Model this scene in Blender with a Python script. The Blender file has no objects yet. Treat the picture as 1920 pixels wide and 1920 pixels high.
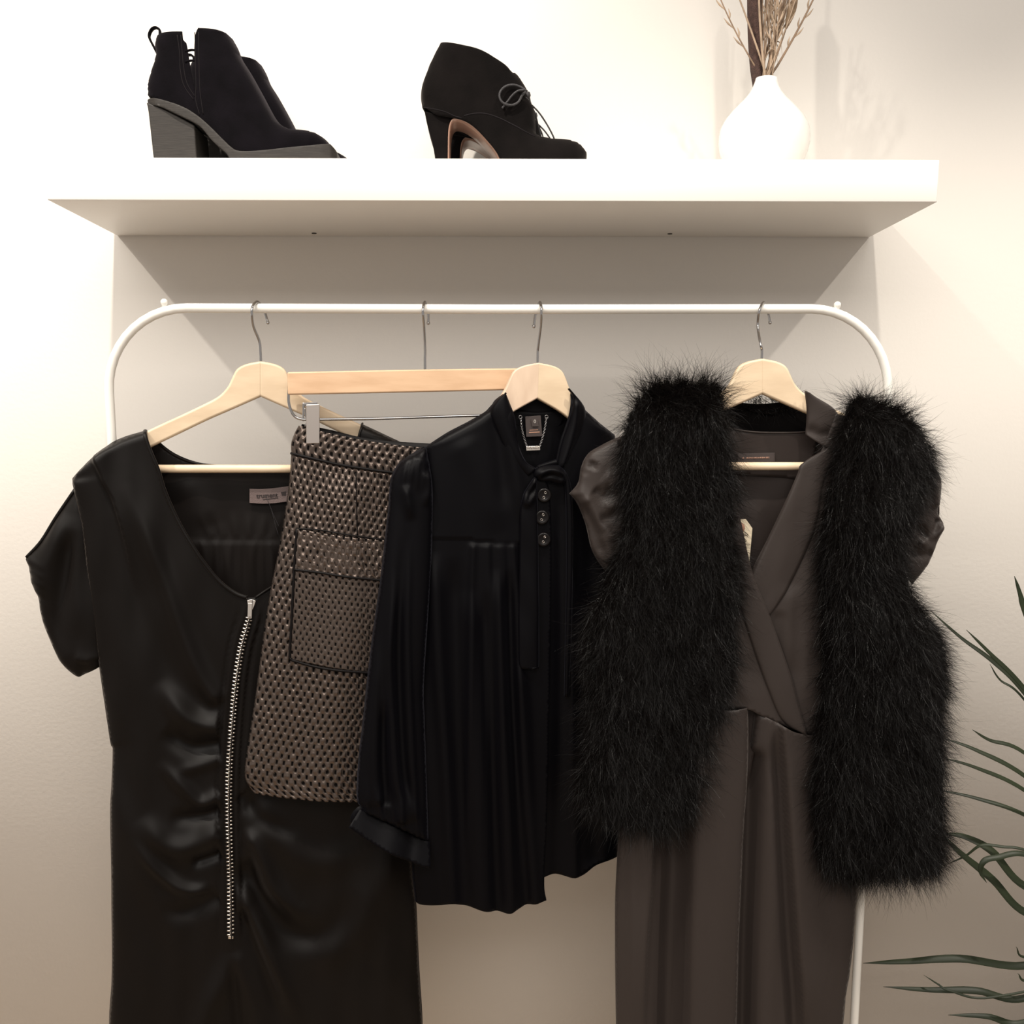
import bpy, bmesh, math, random
import numpy as np
from mathutils import Vector, Matrix, Euler
from mathutils.geometry import delaunay_2d_cdt

random.seed(7)
RNG = np.random.default_rng(7)
S = bpy.context.scene
COL = S.collection

# ------------------------------------------------------------------ camera
CAM = np.array([0.0036, -1.729, 1.3503])
TILT, FPX, PPY, PAN = 0.1646, 2127.8, 1160.5, 0.01236
cam = bpy.data.cameras.new('camera')
cam.sensor_width = 36.0
cam.lens = 36.0 * FPX / 1920
cam.shift_y = (PPY - 960) / 1920
cam.clip_start = 0.05
camo = bpy.data.objects.new('camera', cam)
COL.objects.link(camo)
camo.location = CAM
camo.rotation_euler = (math.pi / 2 - TILT, 0, -PAN)
S.camera = camo

# ------------------------------------------------------------------ light
world = bpy.data.worlds.new('room_light')
S.world = world
world.use_nodes = True
bg = world.node_tree.nodes['Background']
bg.inputs[0].default_value = (1.0, 0.925, 0.85, 1)
bg.inputs[1].default_value = 0.49

def spot(name, loc, target, power, angle=100, blend=0.7, rad=0.018, col=(1.0, 0.93, 0.83)):
    l = bpy.data.lights.new(name, 'SPOT')
    l.energy = power
    l.spot_size = math.radians(angle)
    l.spot_blend = blend
    l.shadow_soft_size = rad
    l.color = col
    o = bpy.data.objects.new(name, l)
    COL.objects.link(o)
    o.location = loc
    o.rotation_euler = (Vector(target) - Vector(loc)).to_track_quat('-Z', 'Y').to_euler()
    return o
# the row of ceiling track spots along the wall
LZ, LY = 2.68, -0.845
spot('track_spot_1', (-2.20, LY, LZ), (-1.4, 0, 0.2), 105, 70, 1.0)
spot('track_spot_2', (-1.40, LY, LZ), (-0.8, 0, 0.25), 120, 68, 1.0)
spot('track_spot_3', (-0.46, LY, LZ), (-0.46, 0, 1.4), 84, 104, 1.0)
spot('track_spot_4', (0.43, LY, LZ), (0.36, 0, 0.1), 60, 66, 1.0)
spot('track_spot_5', (1.40, LY, LZ), (0.80, 0, 0.15), 120, 66, 1.0)
# soft area light added behind the camera to fill garments and lower wall
al = bpy.data.lights.new('room_fill_light', 'AREA')
al.shape = 'RECTANGLE'; al.size = 3.0; al.size_y = 1.2
al.energy = 62; al.color = (1.0, 0.94, 0.87)
ao = bpy.data.objects.new('room_fill_light', al)
COL.objects.link(ao)
ao.location = (-0.4, -2.6, 2.75)
ao.rotation_euler = (math.radians(28), 0, 0)

vs = S.view_settings
vs.view_transform = 'Standard'
vs.look = 'None'
vs.gamma = 1.0
vs.use_curve_mapping = False
vs.exposure = 0.0

# ------------------------------------------------------------------ pixel rays -> points in the room
def ray(P):
    P = np.atleast_2d(np.asarray(P, float))[:, :2]
    r = (P[:, 0] - 960) / FPX
    up = (PPY - P[:, 1]) / FPX
    dy = math.cos(TILT) + up * math.sin(TILT)
    dz = -math.sin(TILT) + up * math.cos(TILT)
    c, s = math.cos(PAN), math.sin(PAN)
    return np.stack([c * r + s * dy, -s * r + c * dy, dz], 1)

class Plane:
    """upright plane y = y0 + s*(x-xc), xc given as the pixel column of the hanger"""
    def __init__(self, y0, s=0.0, xpx=960, ypx=700):
        self.y0, self.s = y0, s
        d = ray([(xpx, ypx)])[0]
        self.xc = CAM[0] + d[0] * (y0 - CAM[1]) / d[1]
        self.n = np.array([s, -1.0, 0.0]) / math.hypot(s, 1)
    def __call__(self, P, h=0.0):
        d = ray(P)
        t = (self.y0 + self.s * (CAM[0] - self.xc) - CAM[1]) / (d[:, 1] - self.s * d[:, 0])
        W = CAM + d * t[:, None]
        h = np.broadcast_to(np.asarray(h, float), (len(W),))
        return W + self.n * h[:, None]

def vpx(z, y):
    """pixel row of height z at depth y (straight ahead)"""
    dy, dz = y - CAM[1], z - CAM[2]
    fw = dy * math.cos(TILT) - dz * math.sin(TILT)
    up = dy * math.sin(TILT) + dz * math.cos(TILT)
    return PPY - FPX * up / fw

# ------------------------------------------------------------------ materials
def mat(name, col, rough=0.5, metal=0.0, spec=0.5, sheen=0.0, sheen_tint=None, noise=0.0, nscale=20,
        bump=0.0, bscale=200, coat=0.0, attr=None, col2=None, stretch=None, aniso=0.0, sheen_rough=0.4):
    m = bpy.data.materials.new(name)
    m.use_nodes = True
    nt = m.node_tree
    b = nt.nodes['Principled BSDF']
    b.inputs['Base Color'].default_value = (*col, 1)
    b.inputs['Roughness'].default_value = rough
    b.inputs['Metallic'].default_value = metal
    b.inputs['Specular IOR Level'].default_value = spec
    if sheen:
        b.inputs['Sheen Weight'].default_value = sheen
        b.inputs['Sheen Roughness'].default_value = sheen_rough
        b.inputs['Sheen Tint'].default_value = (*(sheen_tint or (1, 1, 1)), 1)
    if coat:
        b.inputs['Coat Weight'].default_value = coat
    if aniso:
        b.inputs['Anisotropic'].default_value = aniso
    tc = nt.nodes.new('ShaderNodeTexCoord')
    src = tc.outputs['Object']
    if stretch:
        mp = nt.nodes.new('ShaderNodeMapping')
        mp.inputs['Scale'].default_value = stretch
        nt.links.new(src, mp.inputs[0])
        src = mp.outputs[0]
    if noise:
        n = nt.nodes.new('ShaderNodeTexNoise')
        n.inputs['Scale'].default_value = nscale
        n.inputs['Detail'].default_value = 5
        nt.links.new(src, n.inputs['Vector'])
        mx = nt.nodes.new('ShaderNodeMix')
        mx.data_type = 'RGBA'
        c2 = col2 or tuple(max(0, c * (1 - noise)) for c in col)
        mx.inputs[6].default_value = (*c2, 1)
        mx.inputs[7].default_value = (*col, 1)
        rp = nt.nodes.new('ShaderNodeMapRange')
        rp.inputs[1].default_value = 0.35; rp.inputs[2].default_value = 0.65
        nt.links.new(n.outputs[0], rp.inputs[0])
        nt.links.new(rp.outputs[0], mx.inputs[0])
        nt.links.new(mx.outputs[2], b.inputs['Base Color'])
    if attr:
        a = nt.nodes.new('ShaderNodeAttribute')
        a.attribute_name = attr
        mx = nt.nodes.new('ShaderNodeMix')
        mx.data_type = 'RGBA'
        mx.inputs[6].default_value = (*col, 1)
        mx.inputs[7].default_value = (*col2, 1)
        nt.links.new(a.outputs['Fac'], mx.inputs[0])
        nt.links.new(mx.outputs[2], b.inputs['Base Color'])
        if metal:
            mm = nt.nodes.new('ShaderNodeMapRange')
            mm.inputs[3].default_value = metal; mm.inputs[4].default_value = 0.0
            nt.links.new(a.outputs['Fac'], mm.inputs[0])
            nt.links.new(mm.outputs[0], b.inputs['Metallic'])
            mr = nt.nodes.new('ShaderNodeMapRange')
            mr.inputs[3].default_value = rough; mr.inputs[4].default_value = 0.9
            nt.links.new(a.outputs['Fac'], mr.inputs[0])
            nt.links.new(mr.outputs[0], b.inputs['Roughness'])
    if bump:
        n2 = nt.nodes.new('ShaderNodeTexNoise')
        n2.inputs['Scale'].default_value = bscale
        n2.inputs['Detail'].default_value = 3
        nt.links.new(src, n2.inputs['Vector'])
        bp = nt.nodes.new('ShaderNodeBump')
        bp.inputs['Strength'].default_value = bump
        bp.inputs['Distance'].default_value = 0.002
        nt.links.new(n2.outputs[0], bp.inputs['Height'])
        nt.links.new(bp.outputs[0], b.inputs['Normal'])
    return m

M = {}
M['wall'] = mat('wall_paint', (0.72, 0.685, 0.64), 0.75, spec=0.25, bump=0.12, bscale=160, noise=0.02, nscale=3)
M['floor'] = mat('floor_boards', (0.52, 0.40, 0.29), 0.5, noise=0.3, nscale=6, stretch=(1, 8, 1))
M['shelf'] = mat('white_laminate', (0.80, 0.775, 0.735), 0.42, spec=0.4)
M['rack'] = mat('white_powder_coat', (0.80, 0.78, 0.73), 0.35, spec=0.5)
M['hole'] = mat('dark_hole', (0.05, 0.04, 0.035), 0.8)
M['chrome'] = mat('chrome', (0.46, 0.45, 0.45), 0.08, metal=1.0)
M['satin_chrome'] = mat('brushed_steel', (0.62, 0.56, 0.52), 0.3, metal=1.0)
M['zip'] = mat('zip_metal', (0.78, 0.72, 0.66), 0.28, metal=1.0)
def wood(name, a, b, stretch):
    return mat(name, a, 0.42, spec=0.4, noise=1, nscale=14, col2=b, stretch=stretch, bump=0.03, bscale=120)
M['wood_a'] = wood('pale_birch', (0.68, 0.54, 0.38), (0.60, 0.465, 0.32), (1.4, 3, 5))
M['wood_b'] = wood('pale_birch_pinkish', (0.66, 0.51, 0.385), (0.58, 0.435, 0.32), (5, 3, 1.6))
M['wood_c'] = wood('light_beech', (0.66, 0.45, 0.29), (0.58, 0.38, 0.235), (1.2, 3, 7))
M['dowel'] = wood('birch_dowel', (0.78, 0.62, 0.44), (0.70, 0.53, 0.36), (1.0, 6, 6))
M['velvet'] = mat('black_suede', (0.004, 0.003, 0.0045), 0.9, spec=0.08, sheen=0.05, sheen_tint=(0.75, 0.65, 0.75), noise=0.5, nscale=30, bump=0.2, bscale=500)
M['suede'] = mat('black_brown_suede', (0.0055, 0.0042, 0.004), 0.9, spec=0.08, sheen=0.05, sheen_tint=(0.8, 0.7, 0.65), noise=0.5, nscale=25, bump=0.2, bscale=500)
M['rubber'] = mat('grey_stacked_sole', (0.030, 0.0255, 0.022), 0.6, spec=0.35, noise=0.35, nscale=60, stretch=(1, 1, 12), bump=0.1, bscale=80)
M['tan'] = mat('tan_leather_sole', (0.30, 0.17, 0.12), 0.3, spec=0.5, noise=0.3, nscale=25)
M['stitch'] = mat('black_stitching', (0.012, 0.010, 0.011), 0.8, spec=0.1)
M['lace'] = mat('dark_lace', (0.022, 0.02, 0.022), 0.6, bump=0.4, bscale=900)
M['dress'] = mat('black_satin', (0.0028, 0.0018, 0.0014), 0.47, spec=0.15, sheen=0.05, sheen_tint=(1, 0.85, 0.75), bump=0.02, bscale=900)
M['dress_in'] = mat('black_satin_inside', (0.0044, 0.0029, 0.0024), 0.5, spec=0.14, sheen=0.05, sheen_tint=(1, 0.85, 0.75))
M['blouse'] = mat('black_silk', (0.0012, 0.0010, 0.0017), 0.45, spec=0.09, sheen=0.02, sheen_tint=(0.8, 0.8, 1.0), bump=0.02, bscale=900)
M['jump'] = mat('charcoal_brown_satin', (0.033, 0.026, 0.0235), 0.46, spec=0.18, sheen=0.04, sheen_tint=(1, 0.88, 0.82), bump=0.03, bscale=700)
M['jump_in'] = mat('charcoal_brown_lining', (0.026, 0.0195, 0.0175), 0.5, spec=0.16)
M['weave'] = mat('woven_pewter_leather', (0.125, 0.098, 0.084), 0.25, metal=0.85, spec=0.06, attr='gap', col2=(0.0025, 0.002, 0.002))
M['piping'] = mat('black_piping', (0.004, 0.003, 0.003), 0.5, spec=0.12)
M['button'] = mat('black_button', (0.004, 0.003, 0.003), 0.3, spec=0.2)
M['label_grey'] = mat('mauve_grey_label', (0.12, 0.085, 0.08), 0.6, bump=0.3, bscale=800)
M['label_ink'] = mat('label_ink', (0.015, 0.008, 0.008), 0.7)
M['label_dark'] = mat('dark_brown_label', (0.035, 0.024, 0.022), 0.6)
M['copper'] = mat('copper_thread', (0.35, 0.19, 0.13), 0.5)
M['card'] = mat('manila_card', (0.72, 0.62, 0.46), 0.7, noise=0.05, nscale=30)
M['card_ring'] = mat('brown_card_ring', (0.36, 0.19, 0.13), 0.7)
M['ink'] = mat('brown_ink', (0.05, 0.03, 0.015), 0.6)
M['fur'] = mat('black_marabou', (0.0022, 0.0013, 0.0010), 0.33, spec=0.15, sheen=0.0, sheen_tint=(1, 0.9, 0.85))
M['fur_base'] = mat('black_fur_backing', (0.003, 0.0025, 0.0025), 0.9, spec=0.05)
M['ceramic'] = mat('white_ceramic', (0.86, 0.83, 0.79), 0.12, spec=0.5, coat=0.3)
M['straw'] = mat('dry_straw', (0.30, 0.20, 0.13), 0.7, noise=0.45, nscale=60)
M['straw2'] = mat('pale_straw', (0.46, 0.34, 0.24), 0.7, noise=0.4, nscale=60)
M['seed'] = mat('seed_head', (0.40, 0.28, 0.18), 0.9, noise=0.4, nscale=150, bump=0.6, bscale=600)
M['cattail'] = mat('brown_cattail', (0.085, 0.045, 0.036), 0.9, noise=0.4, nscale=180, bump=1.0, bscale=900)
M['leaf'] = mat('dark_green_leaf', (0.020, 0.027, 0.012), 0.45, spec=0.25, noise=0.4, nscale=12)
M['stem'] = mat('plant_stem', (0.12, 0.10, 0.055), 0.7)
M['pot'] = mat('grey_pot', (0.35, 0.33, 0.31), 0.6)
M['soil'] = mat('soil', (0.03, 0.02, 0.015), 0.95)

# ------------------------------------------------------------------ object helpers
def root(name, loc, label, cat, group=None):
    o = bpy.data.objects.new(name, None)
    o.empty_display_size = 0.05
    COL.objects.link(o)
    o.location = loc
    o['label'] = label
    o['category'] = cat
    if group:
        o['group'] = group
    return o

def origin(p):
    if p is None:
        return np.zeros(3)
    return origin(p.parent) + np.array(p.location)

def link(name, me, m, parent=None, label=None, smooth=True):
    o = bpy.data.objects.new(name, me)
    COL.objects.link(o)
    if parent is not None:
        o.parent = parent
    if m is not None:
        me.materials.append(M[m] if isinstance(m, str) else m)
    if smooth:
        me.polygons.foreach_set('use_smooth', np.ones(len(me.polygons), bool))
    if label:
        o['label'] = label
    return o

def mesh_np(name, V, F):
    me = bpy.data.meshes.new(name)
    V = np.asarray(V, np.float32)
    F = np.asarray(F, np.int32)
    k = F.shape[1]
    me.vertices.add(len(V)); me.vertices.foreach_set('co', V.ravel())
    me.loops.add(F.size); me.loops.foreach_set('vertex_index', F.ravel())
    me.polygons.add(len(F))
    me.polygons.foreach_set('loop_start', np.arange(len(F), dtype=np.int32) * k)
    me.polygons.foreach_set('loop_total', np.full(len(F), k, np.int32))
    me.update(calc_edges=True)
    me.validate()
    return me

def obj_np(name, V, F, m, parent=None, label=None, smooth=True):
    V = np.asarray(V, float) - origin(parent)
    return link(name, mesh_np(name, V, F), m, parent, label, smooth)

def solidify(o, t, off=-1):
    md = o.modifiers.new('thickness', 'SOLIDIFY')
    md.thickness = t; md.offset = off
    return o

def bevel(o, w, seg=2, ang=40):
    md = o.modifiers.new('edges', 'BEVEL')
    md.width = w; md.segments = seg; md.limit_method = 'ANGLE'; md.angle_limit = math.radians(ang)
    return o

# ------------------------------------------------------------------ curves in pixel space
def cr(P, n=8, closed=False):
    """Catmull-Rom through points of any dimension"""
    P = np.asarray(P, float)
    if len(P) < 3 and not closed:
        t = np.linspace(0, 1, n + 1)[:, None]
        return P[0] * (1 - t) + P[-1] * t
    Q = np.vstack([P[-1], P, P[0], P[1]]) if closed else np.vstack([2 * P[0] - P[1], P, 2 * P[-1] - P[-2]])
    out = []
    N = len(P) if closed else len(P) - 1
    t = np.linspace(0, 1, n, endpoint=False)[:, None]
    for i in range(N):
        a, b, c, d = Q[i], Q[i + 1], Q[i + 2], Q[i + 3]
        out.append(0.5 * (2 * b + (c - a) * t + (2 * a - 5 * b + 4 * c - d) * t ** 2 + (3 * b - a - 3 * c + d) * t ** 3))
    out = np.vstack(out)
    return out if closed else np.vstack([out, P[-1]])

def outline(pts, sp):
    """closed outline; points with a third value are corners; returns points spaced ~sp"""
    idx = [i for i, p in enumerate(pts) if len(p) > 2]
    XY = [np.array(p[:2], float) for p in pts]
    n = len(pts)
    if not idx:
        C = cr(np.array(XY), 10, True)
        C = np.vstack([C, C[0]])
        segs = [C]
    else:
        segs = []
        for a, b in zip(idx, idx[1:] + [idx[0] + n]):
            seg = np.array([XY[i % n] for i in range(a, b + 1)])
            segs.append(cr(seg, 10) if len(seg) > 2 else seg)
    out = []
    for C in segs:
        L = np.r_[0, np.cumsum(np.hypot(*np.diff(C, axis=0).T))]
        k = max(1, int(round(L[-1] / sp)))
        t = np.linspace(0, L[-1], k + 1)[:-1]
        out.append(np.stack([np.interp(t, L, C[:, 0]), np.interp(t, L, C[:, 1])], 1))
    return np.vstack(out)

def inside(P, poly):
    x, y = P[:, 0], P[:, 1]
    c = np.zeros(len(P), bool)
    a = poly; b = np.roll(poly, -1, 0)
    for (x1, y1), (x2, y2) in zip(a, b):
        if y1 == y2:
            continue
        m = ((y1 > y) != (y2 > y)) & (x < (x2 - x1) * (y - y1) / (y2 - y1) + x1)
        c ^= m
    return c

def pdist(P, line):
    """distance, side sign and position (0..1) of each point to a polyline"""
    line = np.asarray(line, float)
    best = np.full(len(P), 1e9); sgn = np.zeros(len(P)); pos = np.zeros(len(P))
    L = np.r_[0, np.cumsum(np.hypot(*np.diff(line, axis=0).T))]
    T = max(L[-1], 1e-9)
    for i in range(len(line) - 1):
        a, b = line[i], line[i + 1]
        e = b - a; l2 = e @ e
        if l2 < 1e-12:
            continue
        w = P - a
        t = np.clip((w @ e) / l2, 0, 1)
        q = w - t[:, None] * e
        d = np.hypot(q[:, 0], q[:, 1])
        m = d < best
        best[m] = d[m]
        sgn[m] = np.sign(e[0] * w[m, 1] - e[1] * w[m, 0])
        pos[m] = (L[i] + t[m] * (L[i + 1] - L[i])) / T
    return best, sgn, pos

def fade(t, a, b):
    f = np.ones_like(t)
    if a > 0: f *= np.clip(t / a, 0, 1) ** 0.8
    if b > 0: f *= np.clip((1 - t) / b, 0, 1) ** 0.8
    return f * f * (3 - 2 * f)

def ridge(P, line, amp, w, a=0.25, b=0.25):
    """rounded fold along a line (amp<0: groove)"""
    C = cr(np.array(line, float), 8)
    d, s, t = pdist(P, C)
    return amp * np.exp(-(d / w) ** 2) * fade(t, a, b)

def pleat(P, line, amp, w, sharp=3.0, a=0.1, b=0.3, side=1):
    """fold with one steep flank; side=1: fabric falls away steeply on the right of the travel direction"""
    C = cr(np.array(line, float), 8)
    d, s, t = pdist(P, C)
    sd = d * s * side
    pr = np.where(sd > 0, np.exp(-(sd / sharp) ** 2), np.exp(-(np.abs(sd) / w) ** 1.5))
    return amp * pr * fade(t, a, b)

def pillow(d, R, T):
    return T * np.sqrt(np.clip(1 - (1 - np.clip(d / R, 0, 1)) ** 2, 0, 1))

def wob(P, amp, lx, ly, seed, n=4):
    r = np.random.default_rng(seed)
    h = np.zeros(len(P))
    for _ in range(n):
        kx, ky = r.normal(0, 1 / lx), r.normal(0, 1 / ly)
        h += np.sin(P[:, 0] * kx * 2 + P[:, 1] * ky * 2 + r.uniform(0, 6.28))
    return amp * h / n

def triangulate(poly, sp):
    n = len(poly)
    lo, hi = poly.min(0), poly.max(0)
    gy = np.arange(lo[1] + sp * 0.5, hi[1], sp * 0.87)
    G = []
    for k, y in enumerate(gy):
        x = np.arange(lo[0] + (sp * 0.5 if k % 2 else 0), hi[0], sp)
        G.append(np.stack([x, np.full(len(x), y)], 1))
    G = np.vstack(G)
    G = G[inside(G, poly)]
    if len(G):
        # keep clear of the boundary
        cell = {}
        for i, p in enumerate(poly):
            cell.setdefault((int(p[0] // sp), int(p[1] // sp)), []).append(p)
        keep = np.ones(len(G), bool)
        ci = (G // sp).astype(int)
        for j in range(len(G)):
            cx, cy = ci[j]
            for dx in (-1, 0, 1):
                for dy in (-1, 0, 1):
                    for p in cell.get((cx + dx, cy + dy), ()):
                        if (p[0] - G[j, 0]) ** 2 + (p[1] - G[j, 1]) ** 2 < (0.55 * sp) ** 2:
                            keep[j] = False
        G = G[keep]
    allp = np.vstack([poly, G]) if len(G) else poly
    vs_ = [Vector((float(a), float(b))) for a, b in allp]
    ed = [(i, (i + 1) % n) for i in range(n)]
    r = delaunay_2d_cdt(vs_, ed, [], 1, 1e-5)
    V = np.array([(v.x, v.y) for v in r[0]])
    F = np.array([f for f in r[2] if len(f) == 3], np.int32)
    # orient so that the normals look at the viewer (pixel y runs down)
    a, b, c = V[F[:, 0]], V[F[:, 1]], V[F[:, 2]]
    ar = (b[:, 0] - a[:, 0]) * (c[:, 1] - a[:, 1]) - (b[:, 1] - a[:, 1]) * (c[:, 0] - a[:, 0])
    F[ar > 0] = F[ar > 0][:, ::-1]
    return V, F

def panel(name, pts, plane, hf, m, parent, sp=6, thick=0.0012, label=None):
    poly = outline(pts, sp)
    V, F = triangulate(poly, sp)
    h = hf(V) if callable(hf) else np.full(len(V), hf)
    o = obj_np(name, plane(V, h), F, m, parent, label)
    if thick:
        solidify(o, thick)
    return o

def puff(name, pts, rounds, plane, hw, m, parent, sp=5, R=40, thick=0.002, label=None, power=2.0, h0=0.0, back_cut=None):
    """hollow two-sided body: both sides meet along the round edges and stay open elsewhere"""
    poly = outline(pts, sp)
    V, F = triangulate(poly, sp)
    d = np.full(len(V), 1e9)
    for ln in rounds:
        d = np.minimum(d, pdist(V, cr(np.array(ln, float), 8))[0])
    w = hw(V) if callable(hw) else hw
    u = 1 - np.clip(d / R, 0, 1)
    h = w * np.clip(1 - u ** power, 0, 1) ** (1 / power)
    h[d < 1.2] = 0
    A, B = plane(V, h + h0), plane(V, -h + h0)
    FB = F[~inside(V[F].mean(1), np.array(back_cut, float))] if back_cut else F
    VV = np.vstack([A, B]); FF = np.vstack([F, FB[:, ::-1] + len(V)])
    o = obj_np(name, VV, FF, m, parent, label)
    bm = bmesh.new(); bm.from_mesh(o.data)
    bmesh.ops.remove_doubles(bm, verts=bm.verts, dist=2e-5)
    bm.to_mesh(o.data); bm.free()
    if thick:
        solidify(o, thick)
    return o

def slab(name, pts, plane, hf, hb, m, parent, sp=6, bev=0.0015, label=None, seg=2):
    """solid board cut to an outline, from h=hb to h=hf (numbers or functions of the pixel position)"""
    poly = outline(pts, sp)
    ar = np.sum(poly[:, 0] * np.roll(poly[:, 1], -1) - poly[:, 1] * np.roll(poly[:, 0], -1))
    if ar > 0:
        poly = poly[::-1]
    n = len(poly)
    shaped = callable(hf)
    V2 = poly
    if shaped:
        V2, F2 = triangulate(poly, sp)
    A = plane(V2, hf(V2) if shaped else hf) - origin(parent); B = plane(V2, hb(V2) if callable(hb) else hb) - origin(parent)
    N = len(V2)
    me = bpy.data.meshes.new(name)
    if shaped:
        faces = [list(f) for f in F2] + [[i + N for i in f[::-1]] for f in F2]
    else:
        faces = [list(range(n)), list(range(2 * n - 1, n - 1, -1))]
    faces += [[(i + 1) % n, i, i + N, (i + 1) % n + N] for i in range(n)]
    me.from_pydata([tuple(v) for v in np.vstack([A, B])], [], faces)
    me.update()
    o = link(name, me, m, parent, label, smooth=False)
    if shaped:
        me.polygons.foreach_set('use_smooth', np.r_[np.ones(2 * len(F2), bool), np.zeros(n, bool)])
        bevel(o, bev, seg)
    elif bev:
        bevel(o, bev, seg)
        me.polygons.foreach_set('use_smooth', np.ones(len(me.polygons), bool))
        wn = o.modifiers.new('normals', 'WEIGHTED_NORMAL')
    return o

def tube_mesh(P, r, n=8, cap=True, flat=None):
    P = np.asarray(P, float)
    r = np.broadcast_to(np.asarray(r, float), (len(P),))
    T = np.gradient(P, axis=0)
    T /= np.maximum(np.linalg.norm(T, axis=1), 1e-9)[:, None]
    u = np.cross(T[0], [0, 0, 1.0])
    if np.linalg.norm(u) < 1e-3:
        u = np.cross(T[0], [1.0, 0, 0])
    u /= np.linalg.norm(u)
    V = []
    ang = np.linspace(0, 2 * math.pi, n, endpoint=False)
    for i in range(len(P)):
        u = u - T[i] * (u @ T[i]); u /= max(np.linalg.norm(u), 1e-9)
        v = np.cross(T[i], u)
        V.append(P[i] + r[i] * (np.cos(ang)[:, None] * u + np.sin(ang)[:, None] * v * (flat or 1.0)))
    V = np.vstack(V)
    F = []
    for i in range(len(P) - 1):
        for j in range(n):
            k = (j + 1) % n
            F.append((i * n + j, i * n + k, (i + 1) * n + k, (i + 1) * n + j))
    F = np.array(F)
    if cap:
        V = np.vstack([V, P[0], P[-1]])
        a, b = len(V) - 2, len(V) - 1
        e = (len(P) - 1) * n
        C = [(a, (j + 1) % n, j, j) for j in range(n)] + [(b, e + j, e + (j + 1) % n, e + (j + 1) % n) for j in range(n)]
        return V, F, [c[:3] for c in C]
    return V, F, []

def tube(name, P, r, m, parent=None, n=8, smoothn=0, label=None, flat=None):
    P = np.asarray(P, float)
    if smoothn:
        P = cr(P, smoothn)
        r = np.asarray(r, float)
        if r.ndim:
            r = np.interp(np.linspace(0, 1, len(P)), np.linspace(0, 1, len(r)), r)
    V, F, C = tube_mesh(P, r, n, True, flat)
    V = V - origin(parent)
    me = bpy.data.meshes.new(name)
    me.from_pydata([tuple(v) for v in V], [], [tuple(f) for f in F] + [tuple(c) for c in C])
    me.update()
    return link(name, me, m, parent, label)

def lathe(name, prof, center, m, parent=None, n=32, label=None, axis='z'):
    prof = np.asarray(prof, float)
    ang = np.linspace(0, 2 * math.pi, n, endpoint=False)
    V = []
    for r_, z in prof:
        ring = np.stack([r_ * np.cos(ang), r_ * np.sin(ang), np.full(n, z)], 1)
        if axis == 'y':
            ring = ring[:, [0, 2, 1]] * np.array([1, -1, 1])
        V.append(ring)
    V = np.vstack(V) + np.asarray(center)
    F = [(i * n + j, i * n + (j + 1) % n, (i + 1) * n + (j + 1) % n, (i + 1) * n + j)
         for i in range(len(prof) - 1) for j in range(n)]
    o = obj_np(name, V, F, m, parent, label)
    bm = bmesh.new(); bm.from_mesh(o.data)
    bmesh.ops.remove_doubles(bm, verts=bm.verts, dist=1e-6)
    bmesh.ops.recalc_face_normals(bm, faces=bm.faces)
    bm.to_mesh(o.data); bm.free()
    return o

def boxes(name, items, m, parent=None, label=None, bev=0):
    """list of (centre, half sizes, rotation matrix or None) as one mesh"""
    V, F = [], []
    q = np.array([(-1, -1, -1), (1, -1, -1), (1, 1, -1), (-1, 1, -1), (-1, -1, 1), (1, -1, 1), (1, 1, 1), (-1, 1, 1)], float)
    f = np.array([(0, 3, 2, 1), (4, 5, 6, 7), (0, 1, 5, 4), (1, 2, 6, 5), (2, 3, 7, 6), (3, 0, 4, 7)])
    for k, (c, s, R) in enumerate(items):
        w = q * np.asarray(s)
        if R is not None:
            w = w @ np.asarray(R).T
        V.append(w + np.asarray(c)); F.append(f + 8 * k)
    o = obj_np(name, np.vstack(V), np.vstack(F), m, parent, label, smooth=False)
    if bev:
        bevel(o, bev)
    return o

def frame_on(plane, ang=0.0):
    """rotation with local x across, y out of the plane (to the viewer), z up"""
    n = plane.n
    x = np.array([-n[1], n[0], 0.0]); x /= np.linalg.norm(x)
    z = np.array([0, 0, 1.0])
    c, s = math.cos(ang), math.sin(ang)
    return np.stack([x * c + z * s, n, -x * s + z * c], 1)

def text(name, body, plane, px, h, size_px, m, parent, ang=0.0, align='CENTER', ext=0.0003, sx=1.0):
    cu = bpy.data.curves.new(name, 'FONT')
    cu.body = body; cu.align_x = align; cu.align_y = 'CENTER'
    cu.size = 1.0; cu.resolution_u = 3; cu.offset = 0.025
    tmp = bpy.data.objects.new(name, cu)
    COL.objects.link(tmp)
    bpy.context.view_layer.update()
    me = bpy.data.meshes.new_from_object(tmp.evaluated_get(bpy.context.evaluated_depsgraph_get()))
    bpy.data.objects.remove(tmp); bpy.data.curves.remove(cu)
    c = plane([px], h)[0]
    k = size_px * np.linalg.norm(c - CAM) / FPX
    R = frame_on(plane, ang)
    V = np.array([v.co for v in me.vertices])
    W = c + np.outer(V[:, 0] * k * sx, R[:, 0]) + np.outer(V[:, 1] * k, R[:, 2]) - origin(parent)
    me.vertices.foreach_set('co', W.astype(np.float32).ravel())
    me.update()
    me.name = name
    me.materials.clear()
    return link(name, me, m, parent, smooth=False)

def structure(o):
    o['kind'] = 'structure'
    return o

# ================================================================== the setting
def quad(name, a, b, c, d, m):
    return obj_np(name, [a, b, c, d], [(0, 1, 2, 3)], m, smooth=False)
structure(boxes('wall_back', [((0, 0.05, 1.45), (3.2, 0.05, 1.45), None)], 'wall'))
structure(boxes('floor', [((0, -1.5, -0.02), (3.2, 1.6, 0.02), None)], 'floor'))
structure(boxes('baseboard_back', [((0, -0.008, 0.045), (3.2, 0.008, 0.045), None)], 'shelf', bev=0.002))

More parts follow.
